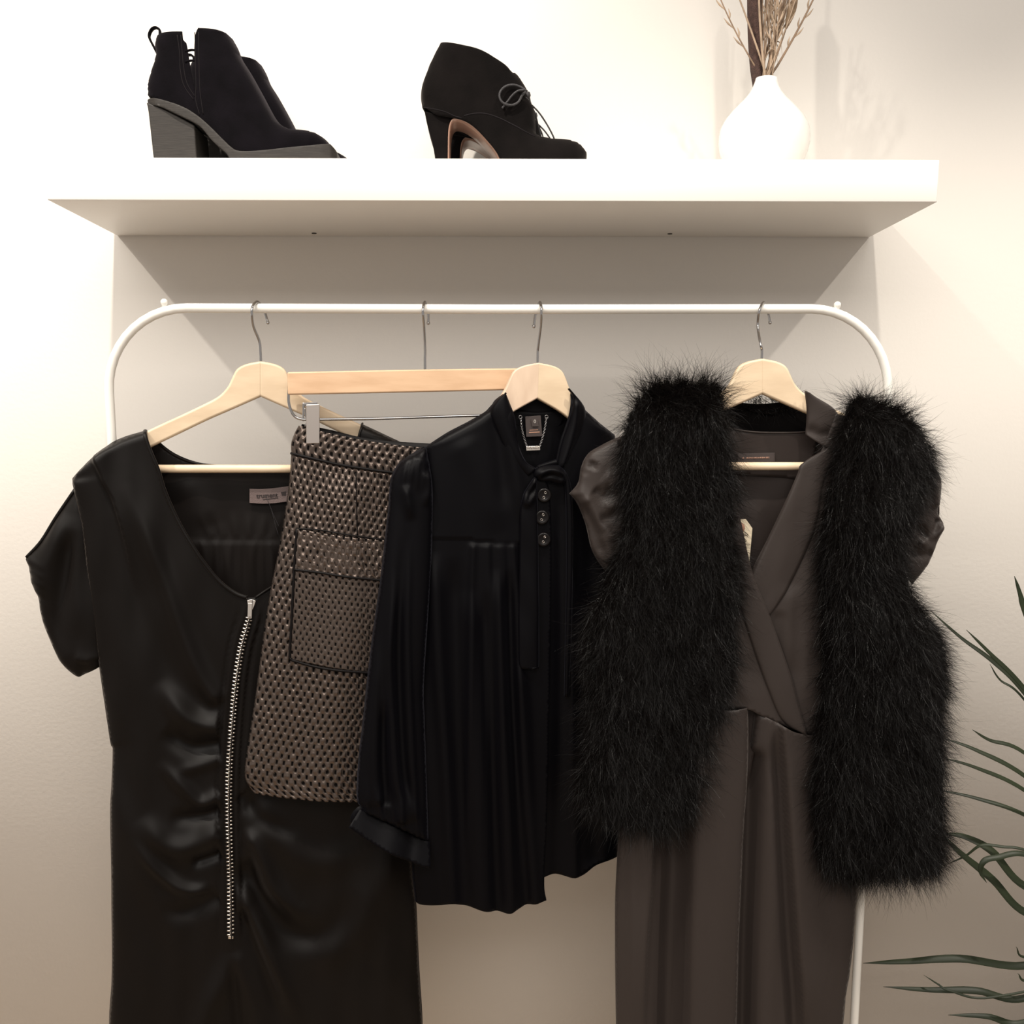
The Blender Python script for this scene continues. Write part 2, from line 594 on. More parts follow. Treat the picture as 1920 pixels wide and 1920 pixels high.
# ------------------------------------------------------------------ floating shelf
SZ = 1.68            # shelf top
shelf = root('floating_shelf', (0, 0, 1.63), 'thick white floating shelf on the wall above the clothes rail', 'shelf')
boxes('board', [((0, -0.1303, 1.655), (0.55, 0.1297, 0.025), None)], 'shelf', shelf, bev=0.0012)
for hx in (589, 1256):
    P = Plane(-0.045)
    d = ray([(hx, 437 if hx < 900 else 438)])[0]
    t = (1.63 - CAM[2]) / d[2]
    c = CAM + d * t
    lathe('screw_hole', [(0, -0.0008), (0.0035, -0.0008), (0.0036, 0.0004), (0, 0.0004)], c, 'hole', shelf, n=16,
          label='small dark fixing hole in the underside')

# ------------------------------------------------------------------ clothes rack
YR = -0.225
PR = Plane(YR)
railz = PR([(960, 578.5)])[0, 2]
xl = PR([(206, 760)])[0, 0]
xr = PR([(1663, 760)])[0, 0]
RR = 0.0060
rack = root('clothes_rack', ((xl + xr) / 2, YR, 0), 'white tubular clothes rack with rounded top corners against the wall', 'clothes rack')
cr_ = 0.105
pts = [(xl, YR, 0.02), (xl, YR, 0.6), (xl, YR, railz - cr_ - 0.05)]
for a in np.linspace(0, math.pi / 2, 12):
    pts.append((xl + cr_ - cr_ * math.cos(a), YR, railz - cr_ + cr_ * math.sin(a)))
pts += [((xl + xr) / 2, YR, railz - 0.001)]
for a in np.linspace(math.pi / 2, 0, 12):
    pts.append((xr - cr_ + cr_ * math.cos(a), YR, railz - cr_ + cr_ * math.sin(a)))
pts += [(xr, YR, railz - cr_ - 0.05), (xr, YR, 0.6), (xr, YR, 0.02)]
tube('rail', pts, RR, 'rack', rack, n=20)
for kx, ky in ((308, 567), (1570, 572)):
    c = PR([(kx, ky)])[0]
    lathe('knob', [(0, 0.0046), (0.0026, 0.0040), (0.0044, 0.0018), (0.0046, 0), (0.0042, -0.0022), (0.003, -0.004), (0.003, -0.011), (0, -0.011)],
          c, 'rack', rack, n=16)
for x in (xl, xr):
    tube('foot', [(x, -0.43, 0.0135), (x, -0.25, 0.0135), (x, -0.02, 0.0135)], 0.0125, 'rack', rack, n=14)
tube('lower_bar', [(xl, YR, 0.09), (0, YR, 0.09), (xr, YR, 0.09)], 0.006, 'rack', rack, n=12)

# ------------------------------------------------------------------ hangers
K = 1 / 1418.0
def hook(parent, head, front, top, back):
    """bent wire from the hanger head over the rail; pixel points on the near side, over the top and behind"""
    zt = railz + RR + 0.0019
    P = [np.array([head[0], head[1], head[2] - 0.012]), np.array([head[0], head[1], head[2] + 0.012])]
    for i, f in enumerate(front):
        y = [head[1] - 0.002, YR - 0.010, YR - 0.0165][min(i, 2)]
        P.append(Plane(y)([f])[0])
    x0 = P[-1][0]
    xt = PR([(top, 570)])[0, 0]
    xb = Plane(YR + 0.017)([back[0]])[0, 0]
    P.append(np.array([(x0 * 2 + xt) / 3, YR - 0.0135, zt - 0.006]))
    P.append(np.array([xt, YR, zt]))
    P.append(np.array([(xb + xt) / 2, YR + 0.0125, zt - 0.006]))
    for b in back:
        P.append(Plane(YR + 0.0165)([b])[0])
    o = tube('hook', P, 0.0018, 'chrome', parent, n=10, smoothn=6)
    e = P[-1]
    lathe('hook_tip', [(0, 0.0026), (0.0022, 0.0014), (0.0026, 0), (0.0022, -0.0014), (0, -0.0026)], e, 'chrome', parent, n=10)

TOP = [(0, -3), (27, 3), (44, 12), (52, 26), (62, 46), (80, 64), (110, 80), (150, 99), (200, 122), (250, 148), (298, 180), (314, 196)]
LOW = [(308, 207), (250, 181), (200, 156), (150, 132), (100, 108), (52, 87), (0, 63)]
def hanger(label, cx, cy, pl, hk, mats=('wood_a', 'wood_a'), steep=0.0, xmax=400, bar=True, lean=0.0):
    r = root('coat_hanger', pl([(cx, cy + 200)])[0], label, 'hanger', 'wooden coat hangers on the rail')
    def shape(sg):
        t = [(x if x else -2.5, y + max(0, x - 55) * steep) for x, y in TOP if x <= xmax]
        l = [(x if x else -2.5, y + max(0, x - 35) * steep) for x, y in LOW if x <= xmax]
        p = [(cx + sg * x + lean * y, cy + y) for x, y in t] + [(cx + sg * x + lean * y, cy + y) for x, y in l]
        p[0] = (*p[0], 1); p[-1] = (*p[-1], 1); 
        k = len(t)
        p[k - 1] = (*p[k - 1][:2], 1); p[k] = (*p[k][:2], 1)
        return p
    slab('arm', shape(-1), pl, 0.0062, -0.0062, mats[0], r, sp=7, bev=0.0032, seg=3)
    slab('arm', shape(1), pl, 0.0060, -0.0060, mats[1], r, sp=7, bev=0.0032, seg=3)
    if bar:
        w = min(290, xmax - 15)
        A = pl([(cx - w, cy + 199), (cx, cy + 199), (cx + w, cy + 199)])
        tube('trouser_bar', A, 0.0052, 'dowel', r, n=16)
    hook(r, pl([(cx, cy)])[0], *hk)
    return r

PD = Plane(YR, 0.14, 487)       # the dress and its hanger
PS = Plane(YR, 0.14, 797)       # the skirt
PB = Plane(YR, 0.16, 1010)      # the blouse
PJ = Plane(-0.252, 0.02, 1428)  # the jumpsuit with the fur vest
hanger('pale wooden hanger holding the short-sleeved black dress', 489, 680, PD,
       ([(486, 640), (475, 612), (472, 588)], 483, [(497, 588), (502, 605)]))
hanger('pale wooden hanger inside the black tie-neck blouse', 1008, 683, PB,
       ([(1009, 650), (1014, 612), (1015, 586)], 1012, [(1004, 590), (1001, 612)]), ('wood_b', 'wood_a'), steep=0.5, xmax=160, bar=False, lean=-0.03)
hanger('pale wooden hanger inside the charcoal jumpsuit under the fur vest', 1428, 675, PJ,
       ([(1426, 645), (1421, 612), (1423, 586)], 1432, [(1441, 588), (1444, 605)]))

# clip hanger of the skirt
sh = root('clip_hanger', PS([(797, 790)])[0], 'flat wooden bar hanger with chrome wire and clips holding the woven skirt', 'hanger')
slab('bar', [(539, 698, 1), (797, 693), (1046, 690, 1), (1046, 729, 1), (797, 735), (540, 740.5, 1)], PS, 0.0065, -0.0065, 'wood_c', sh, sp=12, bev=0.002)
hook(sh, PS([(797, 693)])[0], [(797, 655), (795, 612), (793, 588)], 797, [(803, 588), (803, 606)])
wp = [(542, 722), (541, 750), (545, 768), (552, 780), (563, 785.5), (585, 786.5), (700, 785), (797, 782), (900, 779), (1010, 776), (1034, 772), (1044, 758), (1045, 720)]
tube('wire', PS(wp, 0.0), 0.0019, 'chrome', sh, n=10, smoothn=5)
for cx_ in (587,):
    b_ = 0.0 if cx_ < 700 else -7
    slab('clip', [(cx_ - 12.5, 759 + b_, 1), (cx_ + 12.5, 758 + b_, 1), (cx_ + 12.5, 831 + b_, 1), (cx_ - 12.5, 832 + b_, 1)], PS, 0.0115, 0.0085, 'satin_chrome', sh, sp=30, bev=0.0008,
         label='flat brushed metal clip')
    slab('clip_back', [(cx_ - 20, 755 + b_, 1), (cx_ + 3, 754 + b_, 1), (cx_ + 3, 800 + b_, 1), (cx_ - 3, 800 + b_, 1), (cx_ - 8, 762 + b_, 1), (cx_ - 16, 762 + b_, 1), (cx_ - 17, 790 + b_, 1), (cx_ - 20, 790 + b_, 1)], PS, 0.001, -0.006, 'chrome', sh, sp=30, bev=0.0006)
    slab('clip_top', [(cx_ - 19, 756 + b_, 1), (cx_ + 8, 754 + b_, 1), (cx_ + 9, 759 + b_, 1), (cx_ - 18, 761 + b_, 1)], PS, 0.009, -0.006, 'chrome', sh, sp=30, bev=0.0005)
    tube('clip_spring', PS([(cx_ - 15, 764 + b_), (cx_ - 14, 778 + b_), (cx_ - 11, 790 + b_), (cx_ - 15, 800 + b_)], 0.004), 0.0012, 'chrome', sh, n=6, smoothn=4)

# ================================================================== short-sleeved dress
dress = root('dress', PD([(487, 2100)])[0], 'short-sleeved black satin dress with a long metal front zip and ruched waist', 'dress')
neckL = [(273, 807), (284, 840), (301, 881), (312, 918), (335, 971), (363, 1019), (386, 1053), (414, 1087), (442, 1108), (466, 1117)]
neckR = [(480, 1117), (504, 1101), (535, 1080), (575, 1030), (612, 970), (640, 910), (662, 850), (679, 795)]
d_left = [(136, 897), (141, 921), (155, 991), (166, 1089), (186, 1246), (197, 1322), (208, 1395), (212, 1404), (210, 1463), (207, 1527), (209, 1655), (210, 1826), (205, 1920), (202, 2100)]
d_right = [(798, 2100), (792, 1920), (786, 1826), (780, 1698), (773, 1642), (765, 1500), (760, 1400), (768, 1250), (786, 1080), (800, 990), (820, 905)]
d_shL = [(273, 807), (228, 821), (200, 837), (178, 854), (155, 876), (136, 897)]
d_shR = [(820, 905), (790, 862), (765, 837), (720, 814), (679, 795)]
def C1(p): return (p[0], p[1], 1)
dress_front = ([C1(neckL[0])] + d_shL[1:-1] + [C1(d_left[0])] + d_left[1:-1] + [C1(d_left[-1])] + [C1(d_right[0])] + d_right[1:-1]
               + [C1(d_right[-1])] + d_shR[1:-1] + [C1(d_shR[-1])] + neckR[::-1][1:-1] + [C1(neckR[0])] + [C1(neckL[-1])] + neckL[::-1][1:-1])
zipline = [(473, 1121), (470, 1153), (455, 1207), (445, 1271), (437, 1356), (432, 1442), (431, 1527), (434, 1634), (435, 1747)]
ZC = cr(np.array(zipline, float), 8)
def dress_h(P):
    h = np.full(len(P), 0.0)
    side = np.minimum(pdist(P, cr(np.array(d_left, float), 6))[0], pdist(P, cr(np.array(d_right, float), 6))[0])
    sho = np.minimum(pdist(P, np.array(d_shL, float))[0], pdist(P, np.array(d_shR, float))[0])
    h += np.minimum(pillow(side, 70, 0.018), pillow(sho, 16, 0.018))
    # shoulder pleats
    h += pleat(P, [(178, 850), (200, 898), (218, 935), (240, 1010), (262, 1120)], 0.010, 46, 3.5, 0.02, 0.6, side=1)
    h += pleat(P, [(137, 897), (146, 955), (160, 1030), (172, 1120)], 0.006, 30, 4, 0.05, 0.5, side=1)
    # drape lines running from the shoulder to the ruching at the zip
    R = ridge
    h += R(P, [(240, 900), (300, 1050), (345, 1180), (385, 1270), (416, 1316)], 0.009, 16, 0.4, 0.05)
    h += R(P, [(220, 960), (270, 1130), (330, 1260), (405, 1345)], -0.004, 22, 0.3, 0.1)
    h += R(P, [(300, 1270), (345, 1330), (385, 1352), (414, 1356)], 0.011, 19, 0.5, 0.02)
    h += R(P, [(310, 1360), (360, 1395), (414, 1388)], -0.010, 17, 0.3, 0.02)
    h += R(P, [(330, 1440), (375, 1430), (416, 1415)], 0.004, 10, 0.4, 0.02)
    h += R(P, [(300, 1420), (350, 1470), (380, 1497), (414, 1484)], 0.008, 12, 0.4, 0.02)
    h += R(P, [(320, 1525), (370, 1525), (414, 1512)], -0.007, 13, 0.3, 0.02)
    h += R(P, [(270, 1520), (310, 1570), (350, 1580), (400, 1560), (416, 1556)], 0.011, 21, 0.3, 0.02)
    h += R(P, [(360, 1612), (395, 1600), (416, 1592)], -0.008, 9, 0.3, 0.02)
    h += R(P, [(250, 1560), (300, 1620), (335, 1650), (370, 1660), (398, 1650)], 0.009, 11, 0.5, 0.2)
    h += R(P, [(300, 1690), (350, 1700), (414, 1672)], -0.006, 16, 0.4, 0.05)
    h += R(P, [(215, 1420), (245, 1520), (290, 1640), (350, 1760)], 0.005, 30, 0.4, 0.5)
    h += R(P, [(205, 1300), (235, 1420), (255, 1560)], -0.004, 22, 0.4, 0.4)
    # right of the zip
    h += R(P, [(452, 1556), (475, 1565), (492, 1600), (515, 1655), (555, 1695), (590, 1690)], 0.014, 16, 0.12, 0.5)
    h += R(P, [(452, 1600), (490, 1680), (540, 1740), (610, 1740), (680, 1660)], -0.011, 24, 0.1, 0.5)
    h += R(P, [(453, 1645), (470, 1690), (495, 1745), (530, 1830), (565, 1920)], 0.013, 16, 0.14, 0.5)
    h += R(P, [(470, 1500), (520, 1560), (600, 1610), (700, 1570)], 0.007, 26, 0.1, 0.5)
    h += R(P, [(560, 1800), (640, 1760), (700, 1660), (730, 1560)], 0.010, 32, 0.4, 0.4)
    h += R(P, [(452, 1480), (490, 1525), (560, 1560)], -0.006, 14, 0.05, 0.4)
    h += R(P, [(452, 1690), (480, 1760), (510, 1850), (530, 1960)], -0.005, 12, 0.05, 0.4)
    # below the zip
    h += R(P, [(434, 1770), (415, 1830), (385, 1900), (370, 2000)], 0.010, 20, 0.35, 0.3)
    h += R(P, [(436, 1760), (442, 1850), (452, 1990)], -0.006, 10, 0.35, 0.2)
    h += R(P, [(440, 1770), (470, 1850), (500, 1990)], 0.004, 14, 0.1, 0.3)
    # placket beside the teeth
    d, s, t = pdist(P, ZC)
    h += np.where(t < 0.999, 0.0025 * np.exp(-(np.abs(d - 15) / 5) ** 2) - 0.0015 * np.exp(-(d / 5) ** 2) - 0.003 * np.exp(-(np.abs(d - 21) / 3.0) ** 2), 0) * np.clip((1765 - P[:, 1]) / 60, 0, 1) * np.clip((P[:, 1] - 1130) / 40, 0, 1)
    # bodice right: small crumples
    h += wob(P, 0.0022, 60, 140, 3) + wob(P, 0.0010, 25, 80, 5)
    return np.maximum(h, 0.0015)
panel('front_panel', dress_front, PD, dress_h, 'dress', dress, sp=5)
back_neck = [(679, 797), (660, 828), (620, 858), (560, 874), (480, 880), (394, 874), (357, 867), (324, 853), (298, 834), (280, 812)]
dress_back = ([C1((277, 811))] + [(228, 823), (200, 839), (178, 856), (155, 878)] + [C1((138, 899))] + d_left[1:-1] + [C1((204, 2090))] + [C1((796, 2090))] + d_right[1:-1]
              + [C1((818, 907))] + [(790, 864), (765, 839), (720, 816)] + [C1((676, 799))] + back_neck[1:-1])
def dress_back_h(P):
    side = np.minimum(pdist(P, cr(np.array(d_left, float), 6))[0], pdist(P, cr(np.array(d_right, float), 6))[0])
    h = -pillow(side, 60, 0.013)
    h += pleat(P, [(350, 1015), (430, 1013), (530, 1011), (620, 1012)], 0.0009, 60, 3, 0.0, 0.0, side=-1)
    for i, x in enumerate(np.linspace(362, 590, 17)):
        h += ridge(P, [(x, 1016), (x + 4 * math.sin(i * 2.1), 1060), (x + (x - 450) * 0.12, 1150)], 0.0028 * (0.5 + 0.5 * math.sin(i * 1.7) ** 2), 5.5, 0.05, 0.7)
    for i, x in enumerate(np.linspace(395, 560, 8)):
        h += ridge(P, [(x + (x - 470) * 0.3, 960), (x, 1010)], 0.0016, 7, 0.7, 0.02)
    h += ridge(P, [(330, 900), (370, 930), (390, 990)], 0.004, 26, 0.3, 0.3) + wob(P, 0.002, 50, 80, 11)
    return np.minimum(h, -0.0012)
panel('back_panel', dress_back, PD, dress_back_h, 'dress_in', dress, sp=6)
def dress_sleeve(name, pts, hem, seed, off):
    E_ = cr(np.array([p[:2] for p in pts], float), 6, True)
    def hh(P):
        d = pdist(P, np.vstack([E_, E_[0]]))[0]
        h = pillow(d, 45, 0.016) + wob(P, 0.003, 40, 90, seed)
        return h + off
    return hh
slv = [(150, 905, 1), (138, 918), (104, 971), (76, 1016), (47, 1044, 1), (47, 1055), (52, 1067), (57, 1095), (70, 1123), (72, 1142), (79, 1174), (101, 1227), (116, 1250), (144, 1272, 1), (157, 1266), (192, 1248, 1), (200, 1100), (185, 1000)]
_b = dress_sleeve('s', slv, None, 21, -0.009)
def slv_h(P):
    h = _b(P)
    h += ridge(P, [(128, 960), (96, 1030), (80, 1090), (85, 1160)], 0.005, 20, 0.3, 0.4)
    h += ridge(P, [(138, 990), (124, 1060), (110, 1160), (125, 1230)], -0.006, 14, 0.2, 0.3)
    h += ridge(P, [(150, 960), (146, 1080), (150, 1200)], 0.004, 14, 0.3, 0.3)
    for y in (1056, 1072, 1090, 1108, 1126, 1142):
        h += ridge(P, [(50, y), (70, y + 3), (90, y + 12)], 0.0022, 5, 0.05, 0.7)
    h += pleat(P, [(140, 1234), (160, 1238), (190, 1233)], 0.003, 14, 2.5, 0.1, 0.0, side=1)
    return h
panel('sleeve', slv, PD, slv_h, 'dress', dress, sp=5)
tube('sleeve_edge', PD([(140, 917), (104, 970), (76, 1015), (48, 1046)], -0.004), 0.0022, 'dress', dress, n=8, smoothn=6)
slr = [(808, 905, 1), (830, 915), (862, 975), (890, 1030), (912, 1052, 1), (900, 1110), (885, 1170), (862, 1235), (830, 1262, 1), (785, 1245, 1), (775, 1100), (790, 990)]
panel('sleeve', slr, PD, dress_sleeve('s', slr, None, 22, -0.012), 'dress', dress, sp=8)
# bound neckline
for L in (neckL, neckR):
    C = cr(np.array(L, float), 6)
    tube('neck_binding', PD(C, dress_h(C) + 0.0006), 0.0026, 'dress', dress, n=8, flat=0.6)
C = cr(np.array(back_neck, float), 6)
tube('back_neck_binding', PD(C, dress_back_h(C)), 0.0022, 'dress_in', dress, n=8)
# zip
zz = []
L = np.r_[0, np.cumsum(np.hypot(*np.diff(ZC, axis=0).T))]
s = 34.0
k = 0
while s < L[-1] - 4:
    x, y = np.interp(s, L, ZC[:, 0]), np.interp(s, L, ZC[:, 1])
    x2, y2 = np.interp(s + 3, L, ZC[:, 0]), np.interp(s + 3, L, ZC[:, 1])
    a = math.atan2(y2 - y, x2 - x) - math.pi / 2
    sg = 1 if k % 2 else -1
    q = (x + sg * 2.3 * math.cos(a), y + sg * 2.3 * math.sin(a))
    hz = dress_h(np.array([(x, y)]))[0]
    zz.append((PD([q], hz + 0.0016)[0], (0.0030, 0.0009, 0.00085), frame_on(PD, -a + sg * 0.10)))
    s += 3.55; k += 1
o = boxes('zip_teeth', zz, 'zip', dress, label='silver metal zip teeth')
o['kind'] = 'stuff'
zt_ = ZC[::2]
tube('zip_tape', PD(zt_, dress_h(zt_) - 0.0006), 0.0075, 'dress_in', dress, n=8, flat=0.12)
hz = dress_h(np.array([(472, 1130)]))[0] + 0.004
slab('zip_slider', [(466, 1121, 1), (475, 1119), (482, 1122, 1), (479, 1131), (476, 1138, 1), (469, 1138, 1), (467, 1130)], PD, hz + 0.001, hz - 0.004, 'zip', dress, sp=4, bev=0.0005)
slab('zip_pull', [(467.5, 1126, 1), (475.5, 1126, 1), (474.5, 1154, 1), (466.5, 1154, 1)], PD, hz + 0.0028, hz + 0.0016, 'zip', dress, sp=12, bev=0.0004)
slab('zip_pull_slot', [(469, 1150.5, 1), (473, 1150.5, 1), (473, 1152, 1), (469, 1152, 1)], PD, hz + 0.0030, hz + 0.0026, 'hole', dress, sp=12, bev=0)
slab('zip_stop', [(430.5, 1743, 1), (440, 1743, 1), (440, 1748, 1), (430.5, 1748, 1)], PD, dress_h(np.array([(435., 1745.)]))[0] + 0.003, dress_h(np.array([(435., 1745.)]))[0], 'zip', dress, sp=12, bev=0.0004)
# sewn-in label
lh = -0.0085
lab = slab('neck_label', [(467, 917, 1), (490, 917.5), (515, 915.5), (545, 911.5, 1), (545, 940, 1), (515, 944), (490, 945), (467, 943.5, 1)], PD, lh + 0.0008, lh, 'label_grey', dress, sp=8, bev=0.0002,
           label='mauve-grey woven neck label')
text('label_text', 'trument', PD, (500, 930), lh + 0.0012, 11.5, 'label_ink', lab, ang=0.05)
slab('label_size_mark', [(526, 923, 1), (536, 922, 1), (536, 930, 1), (528, 930, 1)], PD, lh + 0.0011, lh + 0.0008, 'label_ink', lab, sp=8, bev=0)
slab('label_underline', [(492, 937, 1), (521, 933.5, 1), (521, 935, 1), (492, 938.5, 1)], PD, lh + 0.0011, lh + 0.0008, 'label_ink', lab, sp=8, bev=0)
for q in ([(497, 930), (503, 942), (512, 965), (524, 990)], [(500, 935), (508, 955), (516, 985), (522, 1005)]):
    tube('loose_thread', PD(q, lh + 0.003), 0.0003, 'lace', dress, n=5, smoothn=5)

# ================================================================== woven skirt
skirt = root('skirt', PS([(720, 1500)])[0], 'pewter brown woven leather-look A-line skirt clipped to a bar hanger', 'skirt')
def resample(L, n):
    C = cr(np.array(L, float), 10)
    d = np.r_[0, np.cumsum(np.hypot(*np.diff(C, axis=0).T))]
    t = np.linspace(0, d[-1], n)
    return np.stack([np.interp(t, d, C[:, 0]), np.interp(t, d, C[:, 1])], 1)
SK_L = [(546, 850), (541, 911), (525, 1016), (507, 1106), (493, 1195), (479, 1301), (468, 1374), (459, 1436), (460, 1464), (474, 1486)]
def weave_panel(name, left, right, sag0, sag1, base, m, parent, px=(13.0, 12.0), du=2.3, dv=2.3, amp=0.0020, phase=0.0, label=None):
    H = np.hypot(*np.diff(cr(np.array(left, float), 10), axis=0).T).sum()
    Wd = (abs(right[0][0] - left[0][0]) + abs(right[-1][0] - left[-1][0])) / 2
    nv, nu = int(H / dv) + 1, int(Wd / du) + 1
    A, B = resample(left, nv), resample(right, nv)
    u = np.linspace(0, 1, nu)[None, :, None]
    P = A[:, None] * (1 - u) + B[:, None] * u
    vv = np.linspace(0, 1, nv)[:, None]
    P[..., 1] += (sag0 * (1 - vv) + sag1 * vv) * 4 * u[..., 0] * (1 - u[..., 0]) 
    U, V = np.broadcast_arrays(u[..., 0] * Wd, vv * H)
    P = P.reshape(-1, 2); U = U.ravel(); V = V.ravel()
    # slightly uneven weave
    Uw = U + 1.2 * np.sin(V / 31 + U / 57) ; Vw = V + 1.0 * np.sin(U / 23 + V / 41)
    f = np.cos(2 * math.pi * Uw / px[0] + phase) * np.cos(math.pi * Vw / px[1])
    gap = np.clip((f - 0.10) / 0.34, 0, 1); gap = gap * gap * (3 - 2 * gap)
    r = np.random.default_rng(len(P))
    cell = (np.floor(Uw / px[0] * 2).astype(int) * 73856093) ^ (np.floor(Vw / px[1]).astype(int) * 19349663)
    rnd = np.abs(np.sin(cell * 12.9898)) % 1
    tilt = (rnd - 0.5) * 2
    fr = (Uw / px[0] * 2) % 1 - 0.5
    fy = (Vw / px[1]) % 1 - 0.5
    h = base(P) - amp * gap + amp * 0.16 * np.cos(2 * math.pi * Vw / px[1]) * (1 - gap) + amp * (fr * tilt * 0.6 + fy * np.cos(cell) * 0.38)
    W = PS(P, h)
    idx = np.arange(nv * nu).reshape(nv, nu)
    F = np.stack([idx[:-1, :-1], idx[1:, :-1], idx[1:, 1:], idx[:-1, 1:]], -1).reshape(-1, 4)
    o = obj_np(name, W, F, m, parent, label)
    at = o.data.attributes.new('gap', 'FLOAT', 'POINT')
    at.data.foreach_set('value', gap.astype(np.float32))
    solidify(o, 0.0012)
    return o
SE = cr(np.array([(560, 797), (551, 815), (546, 830)] + SK_L, float), 8)
def sk_base(P):
    d = pdist(P, SE)[0]
    h = pillow(d, 75, 0.012)
    h += 0.0022 * np.sin((P[:, 0] - 620) / 60 + (P[:, 1] - 900) / 400) + ridge(P, [(640, 880), (650, 1100), (620, 1300), (600, 1480)], 0.004, 40, 0.1, 0.0)
    h += ridge(P, [(700, 900), (690, 1200), (660, 1480)], -0.002, 26, 0.1, 0.0)
    return h
weave_panel('front_panel', SK_L, [(965, 893), (975, 1100), (990, 1300), (1000, 1500)], 16, 8, sk_base, 'weave', skirt)
weave_panel('waistband', [(560, 798), (551, 815), (546, 832), (546, 851)], [(955, 842), (965, 894)], 16, 16, lambda P: sk_base(P) + 0.001, 'weave', skirt, px=(14.0, 12.5), phase=1.0)
# back of the waist
panel('back_panel', [(566, 795, 1), (620, 806), (720, 826), (950, 838, 1), (985, 1480, 1), (640, 1488), (480, 1478, 1), (466, 1440), (487, 1301), (512, 1106), (535, 990), (548, 870)], PS,
      lambda P: -0.001 - pillow(pdist(P, SE)[0], 60, 0.006), 'piping', skirt, sp=12)
pk = lambda a: (lambda P: sk_base(P) + a)
weave_panel('pocket', [(556, 1000), (550, 1120), (544, 1233)], [(770, 1022), (768, 1140), (760, 1264)], 3, 3, pk(0.0018), 'weave', skirt, px=(12.0, 9.5), phase=0.6, amp=0.0011)
weave_panel('pocket_flap', [(556, 990), (554, 1030), (552, 1066)], [(772, 1014), (770, 1092)], 4, 3, pk(0.0032), 'weave', skirt, px=(13.5, 12.5), phase=2.0)
def pipe(name, L, add, r):
    C = cr(np.array(L, float), 8)
    tube(name, PS(C, sk_base(C) + add), r, 'piping', skirt, n=8)
pipe('waist_piping', [(546, 850), (602, 863), (643, 872), (732, 885), (840, 896), (960, 896)], 0.0008, 0.0019)
pipe('pocket_piping', [(557, 990), (552, 1066), (548, 1150), (544, 1222), (546, 1232), (554, 1236), (600, 1247), (684, 1257), (760, 1264)], 0.0022, 0.0017)
pipe('pocket_piping', [(552, 1066), (600, 1071), (650, 1078), (710, 1085), (770, 1092)], 0.0030, 0.0017)
pipe('pocket_piping', [(556, 990), (600, 992), (650, 1000), (720, 1010), (772, 1014)], 0.0022, 0.0010)
pipe('seam', [(667, 886), (668, 940), (670, 1004)], 0.0002, 0.0007)

# ================================================================== tie-neck blouse
blouse = root('blouse', PB([(960, 1700)])[0], 'black silk tie-neck blouse with gathered yoke and long cuffed sleeve', 'blouse')
b_sh = [(944, 737), (927, 750), (913, 768), (879, 789), (837, 811), (797, 837)]
b_left = [(797, 837), (792, 900), (788, 1000), (782, 1200), (774, 1450), (772, 1613), (778, 1688)]
b_right = [(1153, 816), (1160, 900), (1166, 1200), (1166, 1500), (1160, 1602)]
b_shR = [(1070, 735), (1096, 768), (1125, 794), (1153, 816)]
def bl_common(P):
    side = np.minimum(pdist(P, cr(np.array(b_left, float), 6))[0], pdist(P, cr(np.array(b_right, float), 6))[0])
    sho = np.minimum(pdist(P, np.array(b_sh, float))[0], pdist(P, np.array(b_shR, float))[0])
    return np.minimum(pillow(side, 60, 0.014), pillow(sho, 18, 0.014))
def bl_left_h(P):
    h = bl_common(P)
    sm = np.clip((P[:, 1] - 1010) / 30, 0, 1)
    h += 0.0016 * (P[:, 1] < np.interp(P[:, 0], [817, 882, 959], [1007, 1009, 1017]))
    gl = np.linspace(884, 957, 9)
    for i, x in enumerate(gl):
        e = 872 + (x - 884) * 1.5
        h += ridge(P, [(x, 1014), (x + (e - x) * 0.25, 1110), (x + (e - x) * 0.6, 1350), (e, 1700)], 0.0045 * (0.55 + 0.45 * math.cos(i * 2.3)), 6.5, 0.015, 0.75)
    for L_, a_, w_ in (([(812, 1030), (818, 1208), (826, 1330), (836, 1470), (845, 1690)], 0.007, 13),
                       ([(848, 1040), (852, 1200), (858, 1400), (872, 1700)], -0.006, 16),
                       ([(880, 1100), (884, 1300), (893, 1500), (905, 1700)], 0.006, 18),
                       ([(905, 1100), (912, 1300), (922, 1500), (930, 1700)], -0.006, 12),
                       ([(925, 1060), (933, 1250), (943, 1450), (955, 1700)], 0.007, 11),
                       ([(950, 1060), (955, 1250), (968, 1450), (985, 1690)], -0.006, 10),
                       ([(970, 1230), (978, 1330), (985, 1500), (1000, 1690)], 0.005, 12),
                       ([(860, 820), (900, 900), (930, 1000)], 0.003, 26),
                       ([(945, 760), (950, 830), (965, 900), (975, 980)], 0.004, 13),
                       ([(925, 770), (935, 860), (940, 960)], -0.003, 14)):
        h += ridge(P, L_, a_, w_, 0.12, 0.0 if L_[-1][1] > 1600 else 0.3)
    h += wob(P, 0.0012, 40, 200, 31)
    return np.maximum(h, 0.001) + 0.0022
front_edge = [(999, 882), (1022, 905), (1029, 1000), (1028, 1200), (1022, 1500), (1016, 1641), (1020, 1679)]
hemL = [(991, 1687), (963, 1697), (946, 1703), (921, 1700), (893, 1695), (865, 1690), (845, 1683), (823, 1689), (789, 1691)]
bl = ([C1((944, 737))] + b_sh[1:-1] + [C1(b_sh[-1])] + b_left[1:-1] + [C1(b_left[-1])] + hemL[::-1] + [C1((1020, 1679))] + front_edge[::-1][1:-1]
      + [C1((999, 882))] + [(984, 868), (970, 845), (962, 800), (953, 765)])
panel('front_left', bl, PB, bl_left_h, 'blouse', blouse, sp=4.5)
